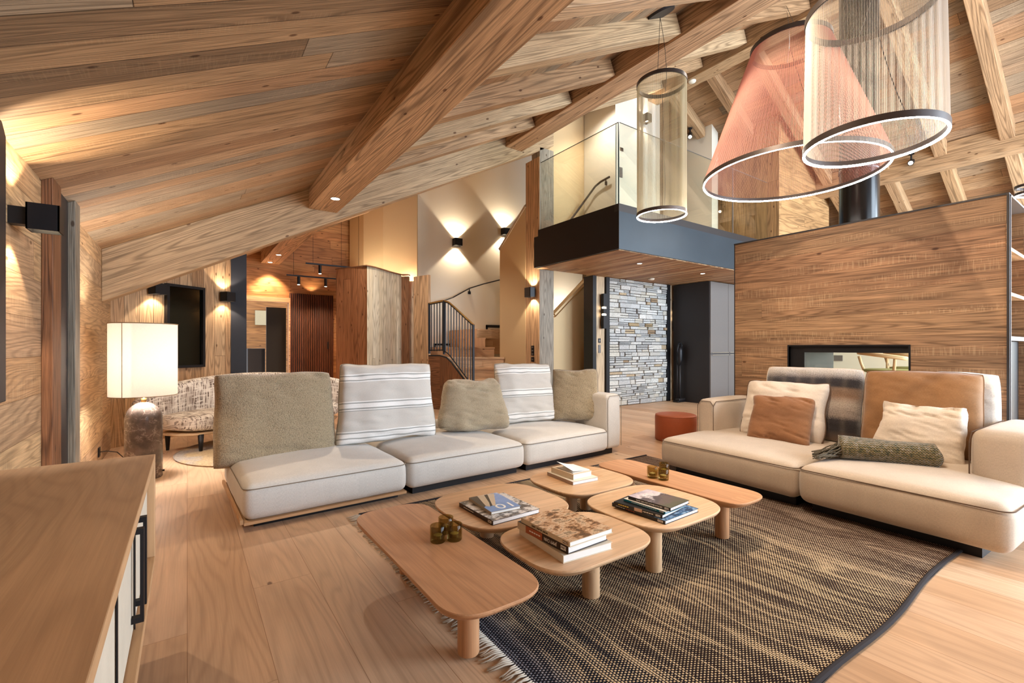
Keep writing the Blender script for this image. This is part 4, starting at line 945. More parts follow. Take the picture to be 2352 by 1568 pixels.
def seam(w_, d_, z, r=.06, tr=.0032, out=.006):
    hx, hy = w_ / 2 + out, d_ / 2 + out; pts = []
    for (cx_, cy_, a0) in ((hx - r, hy - r, 0), (-hx + r, hy - r, pi / 2), (-hx + r, -hy + r, pi), (hx - r, -hy + r, 1.5 * pi)):
        pts += [(cx_ + r * cos(a0 + pi / 2 * i / 8), cy_ + r * sin(a0 + pi / 2 * i / 8), z) for i in range(9)]
    m = MB(); m.tube(pts, tr, 6, True); return m
def pillow(w_, h_, t_, seed=0, rc=.05, wr=.012, corner=.06, box=0.0, n=40, sag=0.0, top_dip=0.0, flop=0.0):
    """cushion standing in local x (width) z (height, base 0), thickness along y"""
    V = []; F = []; UV = []; idx = {}
    def prof(a, b):
        e = (max(0, 1 - abs(a) ** 3.6) * max(0, 1 - abs(b) ** 3.6)) ** .42
        return e
    for side in (1, -1):
        for i in range(n + 1):
            for j in range(n + 1):
                a = -1 + 2 * i / n; b = -1 + 2 * j / n
                edge = i in (0, n) or j in (0, n)
                if edge and side == -1: idx[(side, i, j)] = idx[(1, i, j)]; continue
                x = a * w_ / 2 * (1 - corner * (1 - b * b) * abs(a)); z = b * h_ / 2 * (1 - corner * (1 - a * a) * abs(b))
                cr8 = 1 - rc * (abs(a) * abs(b)) ** 5; x *= cr8; z *= cr8
                # fuller bottom, dip on top
                x *= 1 + sag * (-b) * .5; z -= top_dip * max(0, b) * (1 - a * a)
                th = t_ / 2 * prof(a, b) * (1 + .35 * sag * (-b))
                nv = mnoise.noise(Vector((x * 7 + seed * 5.1, z * 4 + seed, side * 3))) + .6 * mnoise.noise(Vector((x * 5, z * 16 + seed * 2, side * 5)))
                x += wr * 1.1 * abs(a) ** 4 * mnoise.noise(Vector((b * 1.2, seed * 2.7, a))) * 1.2; z += wr * 1.1 * abs(b) ** 4 * mnoise.noise(Vector((a * 1.3, seed * 3.9, b + 4))) * 1.2
                rim = (1 - prof(a, b)) ** .5 if prof(a, b) < 1 else 0
                cr = mnoise.noise(Vector((a * 3.5 + seed, b * 3.5, seed * 1.7 + side))) 
                fold = max(0, mnoise.noise(Vector((a * 2.2 + seed * 3, b * 9 + a * 2 + seed, side))) - .12)
                y = side * (th + 1.5 * wr * nv * (0 if edge else 1) * (.35 + rim) - 2.6 * wr * fold * (0 if edge else 1) * (.25 + abs(b))) 
                z2 = z + wr * .5 * cr * (1 if abs(b) > .5 else .3); y += flop * max(0, b) ** 2
                idx[(side, i, j)] = len(V); V.append(Vector((x, y, z2 + h_ / 2))); UV.append((x, z + h_ / 2))
    for side in (1, -1):
        for i in range(n):
            for j in range(n):
                q = (idx[(side, i, j)], idx[(side, i + 1, j)], idx[(side, i + 1, j + 1)], idx[(side, i, j + 1)])
                F.append(q if side == -1 else q[::-1])
    mb = MB(); mb.add(V, F, (1, 0, 0), None, None, UV)
    edge = [V[idx[(1, i, 0)]] for i in range(0, n)] + [V[idx[(1, n, j)]] for j in range(0, n)] + [V[idx[(1, i, n)]] for i in range(n, 0, -1)] + [V[idx[(1, 0, j)]] for j in range(n, 0, -1)]
    return mb, edge
def cushion(name, w_, h_, t_, mat, p, rot, label, group=None, pipe=None, cat='cushion', pr_=.0035, **k):
    e = empty(name, p, 0, label, cat, group, rot=rot); mb, edge = pillow(w_, h_, t_, **k)
    mb.build('cushion_cover', mat, e, smooth=True)
    if pipe: m = MB(); m.tube(edge, pr_, 6, True); m.build('piping', pipe, e, smooth=True)
    return e
def rot_from(p0, p1, lean):
    """euler for cushion whose width runs p0->p1 in plan, leaning back by lean (rad)"""
    a = math.atan2(p1[1] - p0[1], p1[0] - p0[0]); return (-lean, 0, a)

M['linen'] = fabric('light_linen', '#cdc8c1', 700, .2, cloud=.04)
M['linenpipe'] = plain('linen_piping', '#7f7466', .9)
M['linen2'] = fabric('sand_linen', '#c2b2a0', 700, .2, cloud=.05)
M['linen2pipe'] = plain('brown_piping', '#5a4432', .9)
M['boucle'] = boucle('beige_boucle', '#a8977b')
M['boucle2'] = boucle('light_boucle', '#b7a78c', 260, .25)

# ---------------------------------------------------------------- left sofa (three modules and an arm block)
S1 = empty('sofa', (.262, 3.00, 0), radians(1.9), 'long pale linen sofa of three seat modules with one right armrest', 'sofa')
def smod(x0, x1, y0, y1, parent, z0=.055, h_=.205, mat='linen', pipe='linenpipe', seed=0, crown=.045, r=.05):
    w_, d_ = x1 - x0, y1 - y0; mb = rbox(w_, d_, h_, r, crown, 14, .012, seed)
    o = mb.build('seat_cushion', M[mat], parent, smooth=True, loc=((x0 + x1) / 2, (y0 + y1) / 2, z0))
    s = seam(w_, d_, h_ * .90, .06, .003, .004); s.build('piping', M[pipe], o, smooth=True); return o
for i, (a, b) in enumerate(((0, .985), (1.0, 2.03), (2.045, 3.06))): smod(a, b, 0, 1.02, S1, seed=i + 1)
m = rbox(.20, .86, .53, .04, .008, 8, .006, 3); o = m.build('armrest', M['linen'], S1, smooth=True, loc=(3.175, .46, .055))
s = MB(); hx, hz = .102, .53
s.tube([(-hx + .004, -.432, .02), (-hx + .004, -.432, hz - .05), (-hx + .03, -.432, hz - .012), (hx - .03, -.432, hz - .012), (hx - .004, -.432, hz - .05), (hx - .004, -.432, .02)], .003, 6); s.build('piping', M['linenpipe'], o)
m = MB(); m.box((.06, .08, 0), (.95, .95, .055)); m.box((1.06, .08, 0), (2.0, .95, .055)); m.box((2.1, .08, 0), (3.2, .85, .055)); m.build('base', M['black'], S1)
m = MB(); m.box((-.02, .0, .05), (-.004, 1.0, .075), (0, 1, 0)); m.box((0, 0, .04), (.98, 1.0, .056), (1, 0, 0)); m.build('base_panel', M['side'], S1)
m = rbox(3.02, .12, .24, .04, .01, 10, .004, 2); m.build('backrest', M['linen'], S1, smooth=True, loc=(1.55, 1.04, .10))

def stripe_mat():
    t = NT('striped_linen'); u, v = t.uv(); h = .60
    a = t.noise(t.vec(t.m_('MULTIPLY', u, 700), t.m_('MULTIPLY', v, 90)), 1, 2); b = t.noise(t.vec(t.m_('MULTIPLY', u, 90), t.m_('MULTIPLY', v, 700)), 1, 2)
    vn = t.m_('DIVIDE', v, h)
    stops = [0]
    base, wht, gry = lin('#cfcac3'), lin('#f3f1ee'), lin('#a7a8a4')
    seq = [(0, gry), (.03, wht), (.085, gry), (.10, wht), (.15, gry), (.165, wht), (.18, base), (.43, gry), (.445, wht), (.455, gry), (.475, wht), (.53, gry), (.545, wht), (.56, base), (.81, wht), (.825, gry), (.84, wht), (.885, gry), (.90, wht), (.915, base)]
    c = t.ramp(vn, seq, 'CONSTANT'); c = t.mix(1.0, c, t.grey(t.maprange(t.m_('MULTIPLY', t.m_('ADD', a, b), .5), .3, .7, .88, 1.1, False)), 'MULTIPLY')
    t.bsdf(c, .9, a, .3, .002, 0, .2, Sheen_Weight=.3); return t.m
M['stripe'] = stripe_mat()
def place(name, pl, pr, zb, h_, t_, mat, lean, label, **k):
    """cushion whose bottom edge runs from plan point pl to pr"""
    a, b = Vector(pl), Vector(pr); c = (a + b) / 2; w_ = (b - a).length
    return cushion(name, w_, h_, t_, mat, (c.x, c.y, zb), rot_from(a, b, lean), label, **k)
place('cushion', (.13, 3.69), (.95, 3.70), .215, .66, .25, M['boucle'], radians(9), 'large square beige boucle cushion at the left end of the sofa', seed=1, wr=.013, corner=.05, sag=.05)
place('cushion', (.94, 3.66), (1.74, 3.60), .285, .64, .22, M['stripe'], radians(8), 'white-striped cushion beside the large boucle cushion', seed=2, wr=.016, corner=.05, sag=.10, pipe=M['boucle2'])
place('cushion', (1.80, 3.62), (2.40, 3.50), .295, .50, .24, M['boucle2'], radians(14), 'slumped beige boucle cushion between the two striped cushions', seed=3, rc=.13, wr=.024, corner=.02, sag=.3, top_dip=.02)
place('cushion', (2.42, 3.72), (3.08, 3.62), .295, .60, .2, M['stripe'], radians(8), 'white-striped cushion near the right armrest of the sofa', seed=4, wr=.016, corner=.05, sag=.10, pipe=M['boucle2'])
place('cushion', (3.04, 3.64), (3.40, 3.30), .295, .55, .2, M['boucle'], radians(12), 'beige boucle cushion standing in the corner of the right armrest', seed=5, wr=.012, corner=.08, sag=.1, pipe=M['linenpipe'])

# ---------------------------------------------------------------- right sofa
S2 = empty('sofa', (3.13, .42, 0), radians(-3.0), 'deep sand-coloured sofa of two wide modules facing the tables', 'sofa')
def smod2(x0, x1, y0, y1, seed, h_=.225): return smod(x0, x1, y0, y1, S2, .065, h_, 'linen2', 'linen2pipe', seed, .045, .055)
smod2(.02, 1.2, .96, 2.05, 5); smod2(0, 1.2, 0, .945, 6, .235)
m = rbox(.66, .17, .50, .045, .01, 8, .006, 7); o = m.build('armrest', M['linen2'], S2, smooth=True, loc=(.88, 1.99, .08))
s = MB(); s.tube([(-.332, -.078, .2), (-.332, -.078, .45), (-.332, -.05, .488), (-.332, .05, .488), (-.332, .078, .45), (-.332, .078, .1)], .003, 6); s.tube([(-.332, -.078, .45), (-.30, -.083, .49), (.32, -.083, .49)], .003, 6); s.build('piping', M['linen2pipe'], o)
m = rbox(.74, .26, .44, .06, .01, 8, .008, 8); o = m.build('armrest', M['linen2'], S2, smooth=True, loc=(.84, .125, .15))
s = MB(); s.tube([(-.372, .128, .05), (-.372, .128, .36), (-.34, .125, .42), (.3, .125, .43)], .0035, 6); s.build('piping', M['linen2pipe'], o)
m = rbox(.17, 2.0, .46, .05, .01, 12, .006, 9); m.build('backrest', M['linen2'], S2, smooth=True, loc=(1.22, 1.0, .08))
m = MB(); m.box((.10, .12, 0), (1.1, .9, .066)); m.box((.10, 1.0, 0), (1.1, 1.95, .066)); m.build('base', M['black'], S2)

t = NT('plaid_wool'); u, v = t.uv(); nz = t.noise(t.vec(u, v), 120, 4, .7); vv = t.m_('ADD', t.m_('DIVIDE', v, .58), t.m_('MULTIPLY', t.m_('SUBTRACT', nz, .5), .07))
G1, D1, B1, W1 = lin('#a9a29c'), lin('#2b2629'), lin('#8a6f5b'), lin('#c9bfb4')
c = t.ramp(vv, [(0, B1), (.08, lin('#5c4a40')), (.16, D1), (.30, D1), (.36, lin('#8d8078')), (.52, lin('#b3a79c')), (.62, B1), (.72, lin('#7d6655')), (.755, D1), (.845, D1), (.88, lin('#77706e')), (.93, G1), (1, W1)])
pl_ = t.m_('MULTIPLY_ADD', t.m_('SINE', t.m_('MULTIPLY', u, 60.0)), .5, .5); c = t.mix(t.m_('MULTIPLY', t.m_('POWER', pl_, 3.0), .07), c, lin('#c8b5a0'))
c = t.mix(1.0, c, t.grey(t.maprange(nz, .25, .75, .6, 1.35, False)), 'MULTIPLY'); t.bsdf(c, .95, nz, .8, .006, 0, .1, Sheen_Weight=.8); M['plaid'] = t.m
M['creamp'] = fabric('cream_linen', '#d6c8b8', 500, .14, cloud=.08); M['tan'] = fabric('tan_linen', '#8f6844', 600, .2, cloud=.12); M['brownp'] = fabric('brown_linen', '#8d6242', 600, .18, cloud=.12)
M['creampipe'] = plain('pale_piping', '#d8c8b4', .9); M['tanbp'] = plain('tan_piping', '#7d5a3a', .9)
place('cushion', (4.06, 2.02), (4.16, 1.33), .30, .60, .2, M['plaid'], radians(13), 'fuzzy grey, black and brown plaid back cushion', seed=11, wr=.008, corner=.02, n=44, pipe=M['creampipe'])
place('cushion', (3.86, 2.12), (3.92, 1.50), .30, .50, .2, M['creamp'], radians(24), 'cream cushion with dark piping leaning on the plaid cushion', seed=12, wr=.014, corner=.02, pipe=M['linen2pipe'], pr_=.005)
place('cushion', (3.70, 1.98), (3.76, 1.52), .30, .40, .15, M['brownp'], radians(26), 'small brown cushion in front of the cream cushion', seed=13, wr=.014, corner=.07)
place('cushion', (4.02, 1.30), (4.06, .67), .30, .60, .22, M['tan'], radians(14), 'large tan back cushion with rounded corners', seed=14, wr=.008, corner=.01, pipe=M['tanbp'])
place('cushion', (4.22, 1.15), (4.24, .62), .31, .58, .16, M['linen'], radians(10), 'pale cushion edge showing behind the large tan cushion', seed=15, wr=.01, corner=.01)
place('cushion', (3.86, 1.18), (3.82, .70), .30, .40, .16, M['creamp'], radians(20), 'small cream cushion in front of the large tan cushion', seed=16, wr=.022, corner=.08, sag=.1)

# knitted throw, rolled, with tassels
t = NT('knitted_wool'); u, v = t.uv(); k1 = t.m_('SINE', t.m_('MULTIPLY', u, 420.0)); k2 = t.m_('SINE', t.m_('ADD', t.m_('MULTIPLY', v, 420.0), t.m_('MULTIPLY', k1, .8)))
kk = t.m_('MULTIPLY', t.m_('ADD', t.m_('MULTIPLY', k1, k2), 1.0), .5); nz = t.noise(t.vec(u, v), 40, 3, .7)
c = t.ramp(nz, [(.25, lin('#352f1e')), (.42, lin('#55502e')), (.52, lin('#766338')), (.62, lin('#8a7e6a')), (.76, lin('#474f34'))]); c = t.mix(1.0, c, t.grey(t.maprange(kk, 0, 1, .35, 1.25, False)), 'MULTIPLY')
t.bsdf(c, .95, kk, 1.0, .006, 0, .1, Sheen_Weight=.5); M['knit'] = t.m
th_ = empty('throw_blanket', (3.60, 1.02, .362), math.atan2(-.47, .19), 'rolled olive and brown knitted throw with tassels on the right sofa', 'throw')
m = MB(); V = []; UV = []; n1, n2 = 30, 28
for i in range(n1 + 1):
    x = -.24 + .48 * i / n1; e_ = abs(x) / .24
    for j in range(n2):
        a = 2 * pi * j / n2; ry, rz_ = .10, .075; q = 1 + .05 * sin(3 * a + x * 9) + .03 * mnoise.noise(Vector((x * 9, cos(a) * 2, sin(a) * 2)))
        f_ = 1 if i < n1 else .8
        V.append((x + (.012 * cos(a * 2) if i in (0, n1) else 0), ry * q * cos(a) * f_, rz_ * q * sin(a) * f_ + .03)); UV.append((x, a * .07))
fc = [(i * n2 + j, (i + 1) * n2 + j, (i + 1) * n2 + (j + 1) % n2, i * n2 + (j + 1) % n2) for i in range(n1) for j in range(n2)] + [tuple(range(n2)), tuple(n1 * n2 + j for j in range(n2))[::-1]]
m.add(V, fc, (1, 0, 0), None, None, UV); m.build('knitted_roll', M['knit'], th_, smooth=True)
m = MB(); random.seed(8)
for i in range(100):
    a = random.uniform(0, 2 * pi); r0 = random.uniform(.2, 1); p0 = Vector((-.22, .075 * r0 * cos(a), .03 + .05 * r0 * sin(a))); L = random.uniform(.09, .17); ph = random.uniform(0, 6)
    pts = []
    for s in range(9):
        f_ = s / 8; x = p0.x - L * f_ + .01 * sin(ph + f_ * 7); y = p0.y * (1 + .9 * f_) + .035 * f_ * sin(ph * 2 + f_ * 5) - .03 * f_; z = p0.z * (1 - f_) ** 1.1 + (-.028) * f_ + .03 * sin(ph + 5 * f_) * (1 - f_) * f_ * 2
        pts.append((x, y, max(z, -.03)))
    m.tube(pts, .0042, 5)
m.build('tassels', M['knit'], th_, smooth=True)['kind'] = 'stuff'

# ottoman
ot = at(1552, 955, d=5.25); e = empty('pouf', (ot.x, ot.y, 0), 0, 'round rust-coloured leather pouf behind the right sofa', 'pouf')
m = MB(); m.lathe([(.215, 0), (.225, .01), (.226, .262), (.222, .275)], seg=48); m.build('side', M['leather'], e, auto=50)
m = MB(); m.lathe([(.224, .272), (.222, .284), (.20, .292), (.0, .294)], seg=48); m.build('top', plain('rust_leather_top', '#a85a3a', .5), e, smooth=True)

# ---------------------------------------------------------------- tweed curved sofa, round rug
t = NT('tweed_weave'); u, v = t.uv(); a = t.noise(t.vec(t.m_('MULTIPLY', u, 110), t.m_('MULTIPLY', v, 12)), 1, 3); b = t.noise(t.vec(t.m_('MULTIPLY', u, 12), t.m_('MULTIPLY', v, 110)), 1, 3)
c = t.mix(t.maprange(a, .48, .58), lin('#d8d0c6'), lin('#5f5049')); c = t.mix(t.m_('MULTIPLY', t.maprange(b, .5, .58), .75), c, lin('#e8e2da')); g_ = t.noise(t.vec(u, v), 10, 2); c = t.mix(t.m_('MULTIPLY', t.maprange(g_, .5, .65), .4), c, lin('#8d7c70'))
t.bsdf(c, .9, a, .6, .004, 0, .1); M['tweed'] = t.m
tw = empty('curved_sofa', (.62, 6.05, 0), radians(8), 'curved tweed sofa with dark tapered legs behind the floor lamp', 'sofa'); tw.scale = (1.06, 1.08, 1.06); tw.location = (.63, 6.0, 0)
def arc_body(R0, R1, z0, zf, a0, a1, n=26, r=.03, cz=0.0):
    """curved upholstered band; centre at (0,-R) in front; zf(t) gives top height"""
    V = []; F = []; UV = []; K = 16
    for i in range(n + 1):
        tt = i / n; a = a0 + (a1 - a0) * tt; e_ = 1 - abs(2 * tt - 1) ** 6; zt_ = zf(tt); ri, ro = R0, R1; mid = (ri + ro) / 2; hw = (ro - ri) / 2 * (.35 + .65 * e_ ** .5); hh = (zt_ - z0) / 2 * (.5 + .5 * e_ ** .5); zc = (zt_ + z0) / 2
        for k in range(K):
            b_ = 2 * pi * k / K; cx_, cz_ = cos(b_), sin(b_); sgn = lambda q: (abs(q) ** .45) * (1 if q > 0 else -1)
            rr = mid + hw * sgn(cx_); V.append((rr * sin(a), rr * cos(a) - cz, zc + hh * sgn(cz_))); UV.append((a * mid, k / K * .9))
    F = [(i * K + k, i * K + (k + 1) % K, (i + 1) * K + (k + 1) % K, (i + 1) * K + k) for i in range(n) for k in range(K)] + [tuple(range(K))[::-1], tuple(n * K + k for k in range(K))]
    m = MB(); m.add(V, F, (1, 0, 0), None, None, UV); return m
arc_body(1.05, 1.62, .20, lambda t_: .37, -.62, .62, cz=1.4).build('seat', M['tweed'], tw, smooth=True)
arc_body(1.50, 1.70, .28, lambda t_: .56 + .15 * sin(pi * min(1, max(0, t_))) ** .8, -.69, .74, cz=1.4).build('backrest', M['tweed'], tw, smooth=True)
arc_body(1.10, 1.60, .165, lambda t_: .20, -.60, .60, cz=1.4).build('wooden_frame', M['shelf'], tw, smooth=True)
for a, r in ((-.50, 1.15), (.50, 1.15), (-.5, 1.58), (.5, 1.58), (0, 1.12)):
    m = MB(); m.tube([(r * sin(a) * 1.0, r * cos(a) - 1.4, 0), (r * sin(a), r * cos(a) - 1.4, .18)], [.014, .026], 10); m.build('leg', M['black'], tw, smooth=True)
t = NT('shaggy_rug'); tc = t.n('TexCoord').outputs['Object']; nz = t.noise(tc, 60, 4, .7); nb = t.noise(tc, 3, 3); c = t.mix(t.maprange(nb, .45, .6), lin('#bba483'), lin('#a89f97')); c = t.mix(1.0, c, t.grey(t.maprange(nz, .3, .7, .7, 1.2, False)), 'MULTIPLY'); t.bsdf(c, 1, nz, 1, .01, 0, 0)
m = MB(); m.lathe([(.80, 0), (.81, .012), (.79, .022), (.0, .024)], seg=64); tag(m.build('round_rug', t.m, loc=(.70, 5.42, .001), smooth=False), 'round tan shaggy rug under the curved tweed sofa', 'rug')

# ---------------------------------------------------------------- large woven rug
RX0, RX1, RY0, RY1 = .875, 3.62, .62, 2.90
t = NT('woven_rug'); u, v = t.uv()   # u = X metres, v = Y metres
n0 = t.noise(t.vec(t.m_('MULTIPLY', u, 1.2), t.m_('MULTIPLY', v, 1.0)), 1, 2); uw = t.m_('ADD', u, t.m_('MULTIPLY', t.m_('SUBTRACT', n0, .5), .42))
n1_ = t.noise(t.vec(t.m_('MULTIPLY', uw, 4.6), t.m_('MULTIPLY', v, .45)), 1, 2.5, .6)
CW = .0105; cu = t.m_('DIVIDE', u, CW); row = t.m_('FLOOR', cu); sh_ = t.m_('MULTIPLY', t.m_('MODULO', row, 2.0), .5); cv = t.m_('ADD', t.m_('DIVIDE', v, CW * 1.15), sh_)
fu = t.m_('ABSOLUTE', t.m_('SUBTRACT', t.m_('FRACT', cu), .5)); fv = t.m_('ABSOLUTE', t.m_('SUBTRACT', t.m_('FRACT', cv), .5))
cell = t.white(t.vec(row, t.m_('FLOOR', cv), 1.0))
amt = t.ramp(n1_, [(.33, (.06,) * 3), (.39, (.24,) * 3), (.43, (.08,) * 3), (.465, (.34,) * 3), (.49, (.13,) * 3), (.525, (.20,) * 3), (.55, (.42,) * 3), (.575, (.16,) * 3), (.61, (.30,) * 3), (.66, (.08,) * 3)])
sp = t.n('SeparateColor'); t.l(amt, sp.inputs[0])
dotm = t.m_('MULTIPLY', t.m_('LESS_THAN', fv, t.m_('ADD', sp.outputs[0], t.m_('MULTIPLY', t.m_('SUBTRACT', cell, .5), .08))), t.m_('LESS_THAN', fu, .33))
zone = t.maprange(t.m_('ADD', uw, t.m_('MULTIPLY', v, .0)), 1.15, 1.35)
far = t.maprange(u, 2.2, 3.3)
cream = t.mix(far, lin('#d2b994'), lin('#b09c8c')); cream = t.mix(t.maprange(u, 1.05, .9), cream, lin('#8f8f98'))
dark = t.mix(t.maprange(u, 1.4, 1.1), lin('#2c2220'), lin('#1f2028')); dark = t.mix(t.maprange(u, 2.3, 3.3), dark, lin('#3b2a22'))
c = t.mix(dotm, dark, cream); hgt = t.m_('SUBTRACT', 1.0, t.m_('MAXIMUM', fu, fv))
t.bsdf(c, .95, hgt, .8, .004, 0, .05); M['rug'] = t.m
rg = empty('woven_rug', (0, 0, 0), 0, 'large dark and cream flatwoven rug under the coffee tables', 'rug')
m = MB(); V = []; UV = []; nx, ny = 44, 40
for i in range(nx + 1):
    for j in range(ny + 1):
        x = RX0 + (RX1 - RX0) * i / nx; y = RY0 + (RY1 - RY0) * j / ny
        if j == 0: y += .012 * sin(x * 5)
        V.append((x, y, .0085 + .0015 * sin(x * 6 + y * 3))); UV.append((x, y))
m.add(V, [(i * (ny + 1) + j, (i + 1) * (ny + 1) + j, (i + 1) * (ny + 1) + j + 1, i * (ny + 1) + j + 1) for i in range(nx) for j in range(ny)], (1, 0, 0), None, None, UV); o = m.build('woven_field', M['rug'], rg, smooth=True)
m = MB(); m.box((RX0, RY0, .001), (RX1, RY1, .006)); m.build('backing', M['black'], rg)
for yy in (RY0, RY1):
    m = MB(); m.tube([(RX0 + (RX1 - RX0) * i / 40, yy + (.012 * sin((RX0 + (RX1 - RX0) * i / 40) * 5) if yy == RY0 else 0), .009) for i in range(41)], .008, 8, flat=(.006, .011)); m.build('dark_border', plain('rug_binding', '#221c20', .9), rg)
m = MB(); random.seed(3); 
for i in range(230):
    y = RY0 + .01 + (RY1 - RY0 - .02) * i / 229; L = random.uniform(.055, .085); dy_ = random.uniform(-.018, .018); ph = random.uniform(0, 6)
    m.tube([(RX0 + .006, y, .008), (RX0 - L * .3, y + dy_ * .3, .012), (RX0 - L * .65, y + dy_ * .6 + .003 * sin(ph), .007), (RX0 - L, y + dy_, .005)], [.0028, .0034, .003, .0022], 5)
m.build('fringe', plain('fringe_wool', '#c4b8a8', .95), rg, smooth=True)['kind'] = 'stuff'

# ---------------------------------------------------------------- coffee tables
TZ, TH = .25, .034
def table(x0, x1, y0, y1, legs, mat, label, grain, e_=3.0, group='coffee tables'):
    cx_, cy_ = (x0 + x1) / 2, (y0 + y1) / 2; hx, hy = (x1 - x0) / 2, (y1 - y0) / 2; e = empty('coffee_table', (cx_, cy_, 0), 0, label, 'coffee table', group)
    r = min(hx, hy); out = []
    N = 64
    for i in range(N):   # rounded rectangle with superelliptic corners
        a = 2 * pi * i / N; c_, s_ = cos(a), sin(a); q = lambda z, p: (abs(z) ** p) * (1 if z >= 0 else -1)
        k = r * .93; px_, py_ = q(c_, 2 / e_), q(s_, 2 / e_)
        out.append(((hx - k) * (1 if c_ > 1e-6 else -1 if c_ < -1e-6 else 0) + k * px_, (hy - k) * (1 if s_ > 1e-6 else -1 if s_ < -1e-6 else 0) + k * py_))
    lay = [(.93, TZ - TH), (.985, TZ - TH * .45), (1.0, TZ - .006), (.994, TZ)]; V = []; F = []
    def ins(p, d): 
        L = math.hypot(*p); return (p[0] * (1 - d / L), p[1] * (1 - d / L))
    for d, z in ((.034, TZ - TH), (.008, TZ - TH * .55), (0, TZ - .008), (.0, TZ - .003), (.003, TZ)):
        for p in out: V.append((*ins(p, d), z))
    for l in range(4): F += [(l * N + i, l * N + (i + 1) % N, (l + 1) * N + (i + 1) % N, (l + 1) * N + i) for i in range(N)]
    F += [tuple(range(N))[::-1], tuple(4 * N + i for i in range(N))]
    m = MB(); m.off = (x0 * 2.3, y0 * 1.7); m.add(V, F, grain); m.build('tabletop', M[mat], e, auto=30)
    for (lx, ly) in legs:
        m = MB(); m.off = (lx, ly); m.lathe([(.036, .0), (.0375, .003), (.0375, TZ - TH)], (lx - cx_, ly - cy_, 0), 28); m.build('leg', M['side'] if False else M[mat], e, auto=40)
    return e
RUGZ = .0115
Tl = [
 table(.625, .985, 1.165, 2.215, ((.785, 1.375), (.835, 2.03), (.91, 1.72)), 'oak', 'long reddish oak coffee table nearest the left, with three candle glasses', (0, 1, 0)),
 table(1.0, 1.605, 1.66, 2.235, ((1.53, 1.88), (1.50, 2.12), (1.35, 2.16)), 'oaklight', 'squarish pale oak coffee table holding the book with the number 10', (1, 0, 0)),
 table(1.025, 1.615, 1.195, 1.645, ((1.385, 1.395), (1.53, 1.55)), 'oaklight', 'squarish pale oak coffee table at the front holding three thick books', (1, 0, 0)),
 table(1.655, 2.215, 1.785, 2.275, ((2.12, 1.98), (2.10, 2.16), (2.0, 2.19)), 'oaklight', 'squarish pale oak coffee table at the back holding white books', (1, 0, 0)),
 table(1.625, 2.215, 1.235, 1.765, ((1.783, 1.385), (2.10, 1.64)), 'oaklight', 'squarish pale oak coffee table holding four dark books', (1, 0, 0)),
 table(2.235, 2.545, 1.225, 2.235, ((2.40, 1.41), (2.38, 2.05)), 'oak', 'long reddish oak coffee table beside the right sofa', (0, 1, 0))]
for i, o in enumerate(Tl): o.location.z = RUGZ if i else RUGZ
TT = TZ + RUGZ

# candle glasses
def candle(x, y, label, group):
    e = empty('candle_glass', (x, y, TT), 0, label, 'candle holder', group)
    m = MB(); m.lathe([(0, 0), (.028, 0), (.031, .004), (.032, .066), (.030, .0675), (.0275, .066), (.0265, .016), (0, .014)], seg=28, cap=False); m.build('glass', M['smoke'], e, smooth=True)
    m = MB(); m.lathe([(.0, .0145), (.0195, .0145), (.0195, .028), (.0185, .028)], seg=20, cap=False); m.build('tealight_cup', M['chrome'], e)
    m = MB(); m.lathe([(0, .0155), (.0185, .0155), (.0185, .027), (.012, .030), (0, .031)], seg=20); m.tube([(0, 0, .03), (.002, 0, .036)], .0008, 4); m.build('wax', plain('candle_wax', '#efe6c4', .5), e, smooth=True)
for px, py, lb in ((1011, 1247, 'olive glass candle holder on the left table, front left of three'), (1049, 1243, 'olive glass candle holder on the left table, front right of three'), (1029, 1226, 'olive glass candle holder on the left table, rear of three')):
    p = at(px, py, Z=TT); candle(p.x + .0, p.y + .02, lb, 'candle glasses on the left table')
for px, py, lb in ((1505, 1098, 'olive glass candle holder on the right table, left of three'), (1530, 1103, 'olive glass candle holder on the right table, front right of three'), (1531, 1089, 'olive glass candle holder on the right table, rear right of three')):
    p = at(px, py, Z=TT); candle(p.x, p.y + .02, lb, 'candle glasses on the right table')

# ---------------------------------------------------------------- books
def text_mesh(body, size, mat, parent, M4, name='lettering', ext=.0004, fit=None):
    cu_ = bpy.data.curves.new('t', 'FONT'); cu_.body = body; cu_.size = size; cu_.extrude = ext; cu_.align_y = 'CENTER'
    o = bpy.data.objects.new('t', cu_); C.objects.link(o); dg = bpy.context.evaluated_depsgraph_get(); me = bpy.data.meshes.new_from_object(o.evaluated_get(dg)); bpy.data.objects.remove(o)
    me.name = name
    if fit and len(me.vertices):
        xm = max(v.co.x for v in me.vertices); s = fit / xm
        for v in me.vertices: v.co.x *= s
    me.materials.clear(); me.materials.append(mat); ob = bpy.data.objects.new(name, me); C.objects.link(ob); ob.parent = parent; ob.matrix_local = M4; return ob
def cover_mat(name, stops, sc=14, seedv=0.0, rough=.3, strx=1.0, band=None):
    t = NT(name); u, v = t.uv(); n = t.noise(t.vec(t.m_('MULTIPLY', u, sc * strx), t.m_('MULTIPLY', v, float(sc)), seedv), 1, 7, .68, .12)
    if band: n = t.m_('ADD', t.m_('MULTIPLY', n, .55), t.m_('MULTIPLY', v, band))
    t.bsdf(t.ramp(n, [(p, lin(c)) for p, c in stops]), rough, None, 0, 0, 0, .5); return t.m
M['pages'] = plain('book_pages', '#e9e6e2', .8); M['txtw'] = plain('white_lettering', '#f2f0ea', .6); M['txtd'] = plain('dark_lettering', '#2a211c', .6); M['txty'] = plain('yellow_lettering', '#d9c24a', .6); M['txtr'] = plain('red_lettering', '#a8492c', .6)
